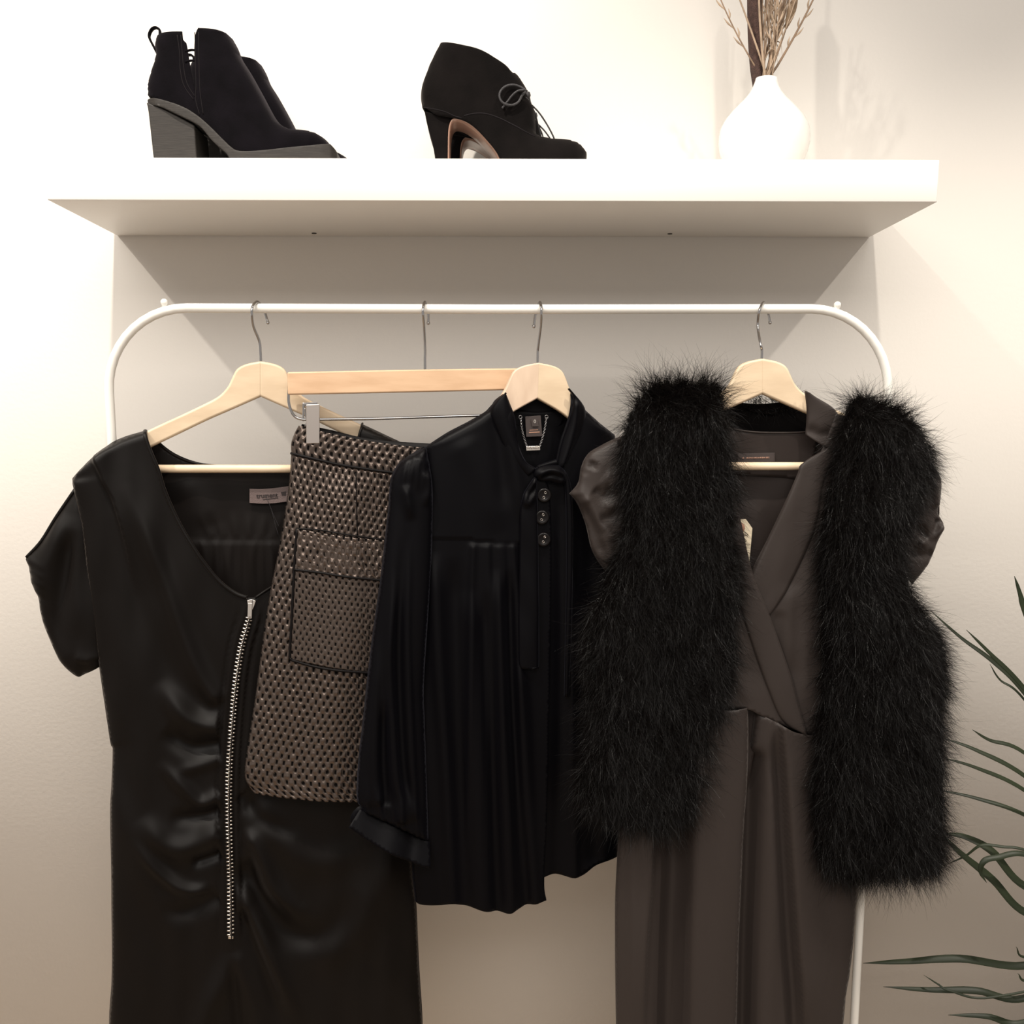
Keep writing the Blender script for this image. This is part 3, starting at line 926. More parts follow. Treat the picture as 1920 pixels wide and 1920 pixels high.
def bl_right_h(P):
    h = bl_common(P) + 0.001
    for L_, a_, w_ in (([(1045, 900), (1050, 1100), (1046, 1400), (1040, 1640)], -0.004, 14), ([(1064, 930), (1066, 1100), (1070, 1400), (1072, 1640)], 0.004, 9),
                       ([(1100, 900), (1105, 1200), (1110, 1600)], -0.004, 18)):
        h += ridge(P, L_, a_, w_, 0.15, 0.0)
    return np.maximum(h, 0.001) - 0.001
br = [C1((1068, 737)), (1096, 768), (1125, 794), C1((1153, 816)), (1160, 900), (1166, 1200), (1166, 1500), C1((1160, 1602)),
      (1115, 1616), (1090, 1633), (1070, 1638), (1034, 1633), C1((1005, 1643)), C1((985, 1000)), C1((992, 880)), (1020, 884), C1((1038, 866)), (1046, 828), (1062, 779)]
panel('front_right', br, PB, bl_right_h, 'blouse', blouse, sp=6)
bb = [C1((948, 748)), (927, 756), (900, 782), (837, 815), C1((799, 840)), (790, 1000), (783, 1200), (776, 1450), C1((780, 1640)), (900, 1655), (1000, 1640), C1((1155, 1596)), (1163, 1200), C1((1150, 820)), (1096, 774), C1((1066, 750)), (1040, 768), (1005, 772), (970, 764)]
panel('back_panel', bb, PB, lambda P: -0.0025 - pillow(np.minimum(pdist(P, np.array(b_left, float))[0], pdist(P, np.array(b_right, float))[0]), 50, 0.007) + wob(P, 0.001, 50, 200, 8), 'blouse', blouse, sp=9)
# sleeve with cuff
slv_o = [(797, 837, 1), (775, 849), (752, 863), (738, 880), (730, 905), (727, 947), (721, 1003), (713, 1074), (697, 1190), (688, 1264), (679, 1349), (671, 1419), (668, 1489), (676, 1508, 1), (720, 1526), (760, 1545), (802, 1568, 1),
         (801, 1540), (799, 1461), (795, 1349), (793, 1290), (798, 1200), (805, 1100), (809, 1010), (810, 940), (808, 905), (803, 868)]
SO = outline(slv_o, 6); SOc = np.vstack([SO, SO[0]])
side_s = [cr(np.array([p[:2] for p in slv_o[0:14]], float), 6), cr(np.array([p[:2] for p in slv_o[16:]] + [(797, 837)], float), 6)]
def slv_b(P):
    d = np.minimum(pdist(P, side_s[0])[0], pdist(P, side_s[1])[0])
    h = pillow(d, 34, 0.017) + 0.012
    h += ridge(P, [(741, 1060), (727, 1208), (733, 1349), (740, 1447), (748, 1486), (752, 1530)], 0.009, 9, 0.35, 0.02)
    h += pleat(P, [(765, 1000), (762, 1200), (770, 1400), (778, 1530)], 0.005, 22, 5, 0.3, 0.05, side=-1)
    h += ridge(P, [(752, 1000), (745, 1200), (752, 1400), (764, 1500)], -0.006, 9, 0.3, 0.1)
    h += ridge(P, [(708, 1180), (698, 1340), (700, 1440), (708, 1500)], 0.005, 12, 0.3, 0.05)
    h += ridge(P, [(718, 1300), (716, 1420), (722, 1500)], -0.005, 8, 0.3, 0.05)
    h += ridge(P, [(756, 905), (764, 950), (768, 975)], 0.006, 9, 0.3, 0.5)
    h += ridge(P, [(798, 880), (802, 915), (795, 950)], 0.006, 8, 0.2, 0.4)
    for i, x in enumerate((765, 775, 784, 792, 800)):
        h += ridge(P, [(x, 848 + i * 4), (x - 10 + i * 3, 885), (x - 14 + i * 4, 925)], 0.0035, 4.5, 0.05, 0.6)
    for i, x in enumerate(np.linspace(690, 792, 9)):
        y = 1512 + (x - 676) * 0.44
        h += ridge(P, [(x, y - 1), (x - 3 + 3 * math.sin(i * 2.2), y - 30), (x - 6, y - 75)], 0.0045 * (0.5 + 0.5 * math.sin(i * 1.9 + 1) ** 2), 4.5, 0.03, 0.7)
    return h + wob(P, 0.0012, 30, 150, 41)
panel('sleeve', slv_o, PB, slv_b, 'blouse', blouse, sp=4.5)
slv_i = [(int(x + (756 - x) * 0.08), y) for x, y in [p[:2] for p in slv_o]]
panel('sleeve_back', [(p[0], p[1], 1) if i in (0, 13, 16) else p for i, p in enumerate(slv_i)], PB, lambda P: 0.013 - 0.002 * np.ones(len(P)), 'blouse', blouse, sp=10)
cuff = [(675, 1506, 1), (720, 1526), (760, 1545), (803, 1569, 1), (803, 1611, 1), (775, 1602), (724, 1579), (690, 1560), (653, 1536, 1)]
panel('cuff', cuff, PB, lambda P: 0.021 + 0.00030 * np.clip(P[:, 1] - np.interp(P[:, 0], [653, 675, 720, 760, 803], [1500, 1506, 1526, 1545, 1569]), 0, 60) + ridge(P, [(748, 1530), (738, 1560), (728, 1590)], 0.004, 26, 0, 0) - ridge(P, [(770, 1545), (765, 1575), (760, 1600)], 0.003, 12, 0, 0), 'blouse', blouse, sp=5, thick=0.003)
panel('cuff_back', [(p[0] + 3, p[1] - 2) for p in cuff], PB, 0.013, 'blouse', blouse, sp=10, thick=0.002)
# collar bands, knot and tie ends
def band(name, left, right, hfn, m, parent, plane, n=40, k=9, bulge=0.003, thick=0.0015, label=None):
    """soft strip between two pixel edges, gently rounded across"""
    A, B = resample(left, n), resample(right, n)
    t = np.linspace(0, 1, k)
    P = (A[:, None] * (1 - t)[None, :, None] + B[:, None] * t[None, :, None]).reshape(-1, 2)
    tt = np.tile(t, n)
    h = hfn(P) + bulge * np.sqrt(np.clip(1 - (2 * tt - 1) ** 2, 0, 1))
    idx = np.arange(n * k).reshape(n, k)
    F = np.stack([idx[:-1, :-1], idx[1:, :-1], idx[1:, 1:], idx[:-1, 1:]], -1).reshape(-1, 4)
    V = plane(P, h)
    # face the viewer
    a, b, c = V[F[0, 0]], V[F[0, 1]], V[F[0, 2]]
    if np.cross(b - a, c - a) @ plane.n < 0:
        F = F[:, ::-1]
    o = obj_np(name, V, F, m, parent, label)
    solidify(o, thick)
    return o
band('collar', [(944, 737), (927, 752), (916, 775), (930, 815), (952, 860), (985, 893)], [(944, 737), (952, 757), (962, 785), (966, 825), (980, 862), (1001, 878)],
     lambda P: 0.0165 + ridge(P, [(940, 745), (945, 800), (980, 880)], 0.002, 10), 'blouse', blouse, PB, bulge=0.004)
band('collar', [(1060, 730), (1070, 748), (1062, 785), (1048, 828), (1040, 862), (1034, 882)], [(1064, 729), (1092, 765), (1090, 800), (1074, 838), (1056, 868), (1050, 884)],
     lambda P: 0.013 + ridge(P, [(1075, 750), (1070, 800), (1052, 870)], 0.0045, 8, 0.1, 0.0), 'blouse', blouse, PB, bulge=0.004)
band('collar_back', [(948, 745), (962, 790), (985, 800)], [(1066, 742), (1060, 790), (1045, 800)], lambda P: -0.009 * np.ones(len(P)), 'blouse', blouse, PB, bulge=-0.003, n=14)
kn = outline([(996, 880), (1008, 872), (1030, 868), (1046, 872), (1057, 886), (1058, 902), (1048, 910), (1025, 905), (1005, 902), (994, 893)], 3)
panel('tie_knot', [tuple(p) for p in kn[::3]], PB, lambda P: 0.014 + pillow(pdist(P, np.vstack([kn, kn[0]]))[0], 16, 0.012)
      + ridge(P, [(1000, 890), (1025, 880), (1052, 888)], 0.003, 4) - ridge(P, [(1002, 898), (1028, 890), (1052, 898)], 0.003, 3), 'blouse', blouse, sp=3, thick=0.002)
band('tie_fold', [(1003, 872), (1020, 866), (1038, 860)], [(1004, 878), (1022, 874), (1042, 872)], lambda P: 0.0165 * np.ones(len(P)), 'blouse', blouse, PB, n=16, k=6, bulge=0.003)
band('tie_end', [(996, 893), (984, 910), (974, 930), (970, 960), (969, 1056), (967, 1150), (968, 1240), (980, 1247)], [(1000, 896), (1001, 910), (1002, 930), (1003, 960), (1004, 1056), (1005, 1150), (1005, 1240), (1003, 1244)],
     lambda P: 0.0205 + ridge(P, [(998, 898), (990, 915), (978, 936), (985, 941), (998, 922)], 0.004, 5, 0.05, 0.1) - ridge(P, [(980, 928), (990, 920), (1000, 905)], 0.004, 5) + wob(P, 0.002, 20, 60, 51), 'blouse', blouse, PB, n=80, k=12, bulge=0.003)
band('tie_end', [(1046, 884), (1052, 900), (1055, 940), (1056, 1000), (1056, 1100), (1054, 1200), (1052, 1300)], [(1056, 884), (1064, 905), (1068, 940), (1069, 1000), (1068, 1100), (1066, 1200), (1062, 1300)],
     lambda P: 0.018 + wob(P, 0.002, 12, 60, 52), 'blouse', blouse, PB, n=70, k=9, bulge=0.004)
for bx, by in ((1015, 927), (1011, 968), (1014, 1009)):
    c = np.array([(bx, by)], float)
    hb = bl_left_h(c)[0] + 0.0012
    w = PB(c, hb)[0]
    bt = lathe('button', [(0, 0.0026), (0.0045, 0.0026), (0.0062, 0.0032), (0.0080, 0.0036), (0.0092, 0.0026), (0.0094, 0.001), (0.0094, 0)], w, 'button', blouse, n=28, axis='y')
    for dx, dy in ((1.5, -5), (-1.5, 4)):
        q = PB(c + np.array([[dx, dy]]), hb + 0.0030)[0]
        rr = frame_on(PB)
        ring = [q + 0.0014 * (math.cos(a) * rr[:, 0] + math.sin(a) * rr[:, 2]) for a in np.linspace(0, 6.0, 14)]
        tube('button_eyelet', ring, 0.00028, 'satin_chrome', bt, n=6, label='bright rim of a button hole')
# hang chain, plate and size label inside the neck
IN = -0.0015
la = slab('neck_label', [(985, 781, 1), (1014, 779, 1), (1017, 818, 1), (987, 819, 1)], PB, IN + 0.0008, IN, 'label_dark', blouse, sp=20, bev=0.0002, label='dark brown neck label with a small folded size tab')
slab('size_tab', [(995, 786, 1), (1007.5, 785, 1), (1010, 799.5, 1), (997.5, 800, 1)], PB, IN + 0.003, IN + 0.002, 'label_dark', la, sp=20, bev=0.0002)
text('size_mark', '0', PB, (1002.3, 790.5), IN + 0.0034, 9, 'zip', la)
slab('label_print', [(993, 806, 1), (1009, 805, 1), (1009, 806.4, 1), (993, 807.4, 1)], PB, IN + 0.0011, IN + 0.0008, 'copper', la, sp=20, bev=0)
slab('label_print', [(992, 810, 1), (1012, 809, 1), (1012, 811, 1), (992, 812, 1)], PB, IN + 0.0011, IN + 0.0008, 'copper', la, sp=20, bev=0)
def chain(P0, P1, n):
    out = []
    for i in range(n):
        t = (i + 0.5) / n
        x = P0[0] + (P1[0] - P0[0]) * t; y = P0[1] + (P1[1] - P0[1]) * t
        out.append((x - 1.8 * math.sin(t * math.pi) * (1 if P1[0] > P0[0] else -1), y))
    return out
for A_, B_ in (((976, 785), (987, 836)), ((1024, 784), (1012, 836))):
    V, F = [], []
    off = 0
    for i, q in enumerate(chain(A_, B_, 17)):
        c = PB([q], IN + 0.0025)[0]
        rr = frame_on(PB, (B_[0] - A_[0]) / 60.0)
        if i % 2:
            rr = rr[:, [1, 0, 2]]
        ring = np.array([c + 0.00105 * math.cos(a) * rr[:, 0] + 0.0016 * math.sin(a) * rr[:, 2] for a in np.linspace(0, 2 * math.pi, 11)])
        v, f, _ = tube_mesh(ring, 0.00042, 5, False)
        V.append(v); F.append(f + off); off += len(v)
    o = obj_np('hang_chain', np.vstack(V), np.vstack(F), 'chrome', blouse, label='fine silver chain')
    o['kind'] = 'stuff'
for q in ((975.5, 782), (1024.5, 781.5)):
    c = PB([q], IN + 0.0025)[0]; rr = frame_on(PB)
    tube('chain_ring', [c + 0.0021 * (math.cos(a) * rr[:, 0] + math.sin(a) * rr[:, 2]) for a in np.linspace(0, 6.28, 16)], 0.0005, 'chrome', blouse, n=6)
pt = slab('chain_plate', [(986, 836.5, 1), (1012, 836, 1), (1012.5, 844, 1), (986.5, 845, 1)], PB, IN + 0.0032, IN + 0.0022, 'zip', blouse, sp=20, bev=0.0003, label='small engraved silver plate')
for i in range(9):
    x = 988.5 + i * 2.5
    tube('engraving', PB([(x, 842 - (i % 3)), (x + 0.7, 838.6 + (i % 2)), (x + 1.5, 842.4)], IN + 0.0033), 0.00028, 'ink', pt, n=5)

# ================================================================== charcoal jumpsuit
js = root('jumpsuit', PJ([(1380, 2300)])[0], 'charcoal brown satin wrap-front jumpsuit with short puffed sleeves worn under the fur vest', 'jumpsuit')
j_sideL = [(1155, 824), (1165, 950), (1180, 1100), (1190, 1250), (1185, 1330)]
j_sideR = [(1735, 868), (1710, 1000), (1700, 1100), (1690, 1300), (1650, 1390)]
def j_body(P):
    side = np.minimum(pdist(P, cr(np.array(j_sideL, float), 6))[0], pdist(P, cr(np.array(j_sideR, float), 6))[0])
    return 0.002 + pillow(side, 60, 0.010)
# inside of the back with its facing and label
panel('back_panel', [(1340, 795, 1), (1357, 800), (1416, 810), (1495, 811), (1545, 803, 1), (1630, 880, 1), (1640, 1300), (1590, 1500, 1), (1240, 1500, 1), (1190, 1250), (1180, 900, 1)], PJ,
      lambda P: -0.0135 + wob(P, 0.002, 60, 90, 61) + ridge(P, [(1400, 930), (1420, 1000), (1440, 1100)], 0.003, 30), 'jump_in', js, sp=8)
fac = panel('back_facing', [(1345, 797, 1), (1357, 800), (1416, 810), (1495, 811), (1540, 806, 1), (1525, 905, 1), (1480, 897), (1430, 893), (1360, 890, 1)], PJ,
            lambda P: -0.0112 + wob(P, 0.001, 40, 60, 62), 'jump_in', js, sp=6)
C = np.array([(1345, 797), (1357, 800), (1416, 810), (1495, 811), (1540, 806)], float)
tube('back_neck_edge', PJ(cr(C, 6), -0.0105), 0.0013, 'jump', js, n=6)
lb = slab('neck_label', [(1386, 851, 1), (1456, 849, 1), (1456, 866, 1), (1386, 867, 1)], PJ, -0.0085, -0.0095, 'label_dark', js, sp=20, bev=0.0002, label='dark brown neck label with copper lettering')
sg_ = []
r_ = random.Random(3)
x = 1395.0
while x < 1447:
    w_ = r_.choice((1.0, 1.3, 1.7))
    if r_.random() > 0.12:
        sg_.append((PJ([(x, 859.5 - (x - 1395) * 0.02)], -0.0083)[0], (w_ * K * 0.42, 0.0002, r_.uniform(0.0009, 0.0013)), None))
    x += w_ + 1.0
o = boxes('label_lettering', sg_, 'copper', lb)
o['kind'] = 'stuff'
# wrap front: right side below, left side on top
def jr_h(P):
    h = j_body(P) + 0.004
    h += ridge(P, [(1480, 1090), (1470, 1160), (1480, 1260)], 0.004, 16, 0.2, 0.4) + ridge(P, [(1455, 1140), (1450, 1200), (1470, 1300)], -0.003, 12, 0.1, 0.4)
    h += ridge(P, [(1515, 1020), (1500, 1150), (1505, 1330)], 0.003, 14, 0.2, 0.2) + wob(P, 0.0012, 30, 70, 63)
    return h
panel('front_right', [(1560, 776, 1), (1640, 800), (1735, 868, 1), (1710, 1000), (1700, 1100), (1690, 1300), (1650, 1390, 1), (1560, 1382), (1480, 1362, 1), (1425, 1300), (1385, 1170, 1),
      (1404, 1071), (1436, 1004), (1487, 893), (1496, 870), (1530, 850)], PJ, jr_h, 'jump', js, sp=6)
def jl_h(P):
    h = j_body(P) + 0.009
    h += ridge(P, [(1330, 1000), (1370, 1150), (1420, 1300)], -0.002, 20) + wob(P, 0.0015, 40, 80, 64)
    h += ridge(P, [(1385, 1200), (1380, 1260), (1392, 1315)], 0.003, 10)
    return h
panel('front_left', [(1330, 760, 1), (1345, 820), (1368, 913), (1404, 1071), (1436, 1151), (1471, 1250), (1504, 1370, 1), (1456, 1350), (1416, 1333), (1394, 1323), (1340, 1321), (1185, 1326, 1), (1190, 1250), (1180, 1100), (1165, 950), (1155, 824, 1), (1240, 785)],
      PJ, jl_h, 'jump', js, sp=6)
# lapel bands
band('lapel', [(1545, 838), (1498, 868), (1487, 893), (1436, 1004), (1404, 1071), (1395, 1100), (1420, 1130)], [(1562, 852), (1538, 900), (1528, 960), (1515, 1006), (1480, 1083), (1455, 1125), (1436, 1152)],
     lambda P: jr_h(P) + 0.0012, 'jump', js, PJ, n=60, k=12, bulge=0.0022, thick=0.0018)
band('lapel', [(1318, 800), (1328, 900), (1352, 1020), (1380, 1130), (1405, 1210), (1432, 1285), (1460, 1345), (1501, 1370)], [(1338, 790), (1368, 913), (1384, 985), (1404, 1071), (1436, 1151), (1471, 1250), (1490, 1318), (1504, 1369)],
     lambda P: jl_h(P) + 0.0012, 'jump', js, PJ, n=60, k=12, bulge=0.0022, thick=0.0018)
# shoulder strap that shows above the right lapel
band('shoulder_strap', [(1503, 734), (1507, 770), (1505, 815)], [(1514, 738), (1566, 778), (1552, 846)], lambda P: 0.0125 + ridge(P, [(1505, 800), (1530, 815), (1560, 810)], -0.004, 10) + 0 * P[:, 0], 'jump', js, PJ, n=30, k=14, bulge=0.005)
band('shoulder_strap', [(1300, 772), (1320, 800), (1330, 850)], [(1352, 742), (1352, 790), (1362, 850)], lambda P: 0.011 + 0 * P[:, 0], 'jump', js, PJ, n=30, k=10, bulge=0.004)
# sleeves
sl_l = [(1175, 815, 1), (1153, 822), (1125, 836), (1103, 850), (1090, 873), (1083, 905), (1067, 925, 1), (1078, 938), (1088, 957), (1099, 988), (1107, 1024), (1118, 1048), (1134, 1070, 1), (1152, 1045), (1190, 1040, 1), (1200, 920)]
slC = np.vstack([outline(sl_l, 5), outline(sl_l, 5)[0]])
def jsl_h(P):
    h = pillow(pdist(P, cr(np.array([p[:2] for p in sl_l[:13]], float), 6))[0], 40, 0.014) + 0.0
    for L_, a_, w_ in (([(1090, 885), (1088, 915), (1098, 945)], 0.004, 8), ([(1108, 880), (1112, 865)], -0.006, 7), ([(1112, 915), (1130, 930), (1150, 915)], -0.007, 10),
                       ([(1095, 925), (1115, 965), (1140, 1000), (1155, 1010)], 0.006, 9), ([(1090, 945), (1110, 985), (1130, 1040)], -0.006, 7), ([(1120, 975), (1150, 965), (1180, 945)], -0.006, 8),
                       ([(1130, 890), (1150, 900), (1165, 880)], 0.006, 14), ([(1130, 950), (1150, 945), (1170, 925)], 0.005, 9), ([(1125, 1000), (1140, 1030), (1145, 1055)], 0.004, 7)):
        h += ridge(P, L_, a_ * 0.7, w_ * 1.15, 0.15, 0.15)
    return h
panel('sleeve', sl_l, PJ, jsl_h, 'jump', js, sp=4)
panel('sleeve_back', [(1185, 822, 1), (1130, 840), (1098, 880), (1085, 925), (1105, 980), (1138, 1060, 1), (1190, 1040, 1)], PJ, -0.004, 'jump_in', js, sp=8)
sl_r = [(1690, 850, 1), (1737, 862), (1758, 885), (1765, 905), (1762, 940), (1758, 962), (1769, 984, 1), (1758, 1015), (1740, 1058), (1709, 1098, 1), (1680, 1060, 1)]
def jsr_h(P):
    h = pillow(pdist(P, cr(np.array([p[:2] for p in sl_r[1:10]], float), 6))[0], 30, 0.012)
    for L_, a_, w_ in (([(1715, 985), (1740, 1010), (1757, 970)], -0.007, 8), ([(1768, 984), (1745, 1005), (1715, 1020)], 0.006, 7), ([(1745, 900), (1752, 950)], 0.005, 9), ([(1700, 1030), (1725, 1040), (1745, 1035)], -0.004, 8)):
        h += ridge(P, L_, a_, w_, 0.1, 0.1)
    return h
panel('sleeve', sl_r, PJ, jsr_h, 'jump', js, sp=4)
panel('sleeve_back', [(1690, 855, 1), (1737, 866), (1760, 905), (1762, 985), (1740, 1050), (1709, 1092, 1), (1680, 1060, 1)], PJ, -0.004, 'jump_in', js, sp=8)
# trouser legs
l_L = [(1186, 1322), (1166, 1450), (1160, 1547), (1156, 1600), (1152, 1685), (1152, 1801), (1154, 1917), (1158, 2080), (1165, 2300)]
l_R = [(1398, 1320), (1396, 1450), (1388, 1570), (1380, 1760), (1376, 1920), (1372, 2080), (1368, 2300)]
def leg_l(P):
    h = 0.004 + np.minimum(pillow(pdist(P, np.array(l_L, float))[0], 50, 0.014), 0.006 + pillow(pdist(P, np.array(l_R, float))[0], 16, 0.008))
    h += pleat(P, [(1222, 1500), (1219, 1560), (1215, 1650), (1205, 1780), (1200, 2000)], 0.012, 40, 5, 0.05, 0.5, side=-1)
    h += ridge(P, [(1265, 1480), (1262, 1620), (1255, 1800), (1250, 2100)], -0.026, 27, 0.1, 0.0)
    h += pleat(P, [(1300, 1330), (1297, 1500), (1293, 1700), (1290, 1920), (1285, 2200)], 0.014, 90, 8, 0.0, 0.0, side=1)
    h += ridge(P, [(1365, 1330), (1362, 1500), (1352, 1700), (1340, 1920), (1335, 2200)], 0.005, 26, 0.0, 0.0)
    h += ridge(P, [(1180, 1560), (1180, 1800), (1182, 2100)], 0.002, 5, 0.1, 0.0) + wob(P, 0.0012, 40, 300, 65)
    return h
panel('trouser_leg', [C1(l_L[0])] + l_L[1:-1] + [C1(l_L[-1])] + [C1(l_R[-1])] + l_R[::-1][1:-1] + [C1(l_R[0])] + [(1394, 1320), (1345, 1322)], PJ, leg_l, 'jump', js, sp=6)
r_L = [(1412, 1330), (1404, 1400), (1384, 1570), (1372, 1760), (1366, 1920), (1362, 2080), (1360, 2300)]
r_R = [(1640, 1388), (1618, 1600), (1609, 1658), (1603, 1735), (1594, 1820), (1586, 1870), (1582, 1920), (1572, 2080), (1565, 2300)]
def leg_r(P):
    h = -0.003 + np.minimum(pillow(pdist(P, np.array(r_R, float))[0], 70, 0.018), 0.008 + pillow(pdist(P, np.array(r_L, float))[0], 10, 0.010))
    h += pleat(P, [(1457, 1352), (1466, 1450), (1476, 1589), (1488, 1750), (1499, 1878), (1505, 2000)], 0.016, 60, 4, 0.0, 0.3, side=1)
    h += ridge(P, [(1437, 1345), (1440, 1500), (1440, 1700), (1430, 1920), (1425, 2200)], 0.007, 22, 0.0, 0.0)
    h += ridge(P, [(1408, 1420), (1402, 1600), (1395, 1800), (1390, 2200)], -0.022, 15, 0.0, 0.0)
    h += ridge(P, [(1446, 1360), (1456, 1470), (1464, 1600), (1474, 1760), (1484, 1900), (1488, 2200)], -0.010, 11, 0.1, 0.0)
    h += ridge(P, [(1540, 1420), (1550, 1650), (1545, 1900), (1535, 2200)], -0.004, 30, 0.1, 0.0) + wob(P, 0.0012, 40, 300, 66)
    return h
panel('trouser_leg', [C1(r_L[0]), (1456, 1350), (1501, 1369), C1(r_R[0])] + r_R[1:-1] + [C1(r_R[-1])] + [C1(r_L[-1])] + r_L[::-1][1:-1], PJ, leg_r, 'jump', js, sp=6)
panel('trouser_back', [(1190, 1330, 1), (1640, 1390, 1), (1600, 1658), (1575, 1920), (1560, 2290, 1), (1170, 2290, 1), (1160, 1917), (1165, 1600)], PJ, lambda P: -0.004 - 0.032 * np.clip(np.minimum(P[:, 0] - 1160, 1600 - P[:, 0]) / 60, 0, 1), 'jump_in', js, sp=16)
panel('centre_front', [(1385, 1300, 1), (1430, 1325, 1), (1410, 1420), (1396, 1500, 1), (1388, 1450)], PJ, 0.006, 'jump_in', js, sp=6)

# price tag on its string
PT = 0.003
tag = root('price_tag', PJ([(1385, 1068)], PT)[0], 'manila card price tag hanging inside the jumpsuit neckline', 'tag')
slab('card', [(1362, 974, 1), (1397.5, 973, 1), (1409.5, 990, 1), (1402.5, 1070, 1), (1356, 1068, 1), (1354, 988, 1)], PJ, PT + 0.0006, PT, 'card', tag, sp=30, bev=0.0001)
c = PJ([(1385, 989)], PT + 0.0008)[0]
lathe('reinforcing_ring', [(0.0024, 0.0), (0.0024, 0.0004), (0.0072, 0.0004), (0.0072, 0.0)], c, 'card_ring', tag, n=24, axis='y')
lathe('string_hole', [(0, 0.0001), (0.0024, 0.0001), (0.0024, 0.0)], c, 'hole', tag, n=16, axis='y')
for L_ in ([(1393, 995), (1402, 1003)], [(1390, 998), (1401, 1005)], [(1384, 1002), (1390, 1001), (1396, 1004)], [(1386, 1005), (1393, 1008), (1398, 1013), (1394, 1015), (1387, 1010)], [(1391, 1041), (1394, 1038), (1398, 1040), (1396, 1043), (1392, 1042)], [(1387, 1027), (1395, 1026), (1400, 1027)][:2]):
    tube('handwriting', PJ(L_, PT + 0.0008), 0.00035, 'ink', tag, n=5, smoothn=5)
tube('string', PJ([(1385, 989), (1380, 975), (1382, 960), (1384, 930), (1386, 906)], PT + 0.0015), 0.0004, 'lace', tag, n=5, smoothn=5)

# ================================================================== feather fur vest
vest = root('fur_vest', PJ([(1428, 1640)])[0], 'shaggy black marabou feather vest open over the charcoal jumpsuit', 'vest')
vl = [(1210, 735), (1270, 725), (1330, 728), (1345, 760), (1352, 830), (1358, 900), (1364, 1000), (1366, 1100), (1362, 1200), (1350, 1290), (1328, 1360), (1308, 1440), (1280, 1510), (1230, 1528), (1170, 1515), (1110, 1488), (1092, 1455),
      (1104, 1390), (1112, 1320), (1104, 1250), (1104, 1180), (1108, 1140), (1138, 1095), (1160, 1030), (1175, 960), (1172, 880), (1172, 800)]
vr = [(1580, 768), (1605, 748), (1640, 758), (1690, 785), (1718, 830), (1722, 875), (1704, 930), (1680, 985), (1668, 1035), (1678, 1085), (1708, 1128), (1738, 1175), (1748, 1240), (1745, 1320), (1750, 1420), (1748, 1520), (1740, 1600), (1690, 1620), (1620, 1628), (1560, 1615), (1528, 1580),
      (1522, 1500), (1528, 1400), (1534, 1300), (1540, 1200), (1540, 1100), (1538, 1000), (1548, 920), (1566, 850)]
VPARTS = {}
def vest_half(name, pts):
    O = outline(pts, 8); OC = np.vstack([O, O[0]])
    def hh(P):
        d = pdist(P, OC)[0]
        return 0.0185 + pillow(d, 55, 0.018) + wob(P, 0.004, 40, 60, 71)
    o = panel(name, pts, PJ, hh, 'fur_base', vest, sp=9, thick=0.002)
    VPARTS[name] = (O, OC, hh)
    return o
front_l = vest_half('front_left', vl)
front_r = vest_half('front_right', vr)
panel('back_neck', [(1335, 748, 1), (1380, 752), (1428, 757), (1480, 752), (1530, 748, 1), (1545, 815, 1), (1500, 822), (1420, 820), (1345, 812, 1)], PJ, lambda P: -0.019 + wob(P, 0.002, 30, 40, 72), 'fur_base', vest, sp=7)
tube('hanging_loop', PJ([(1404, 765), (1425, 772), (1460, 775), (1470, 762)], -0.0165), 0.0012, 'fur_base', vest, n=6, smoothn=5)

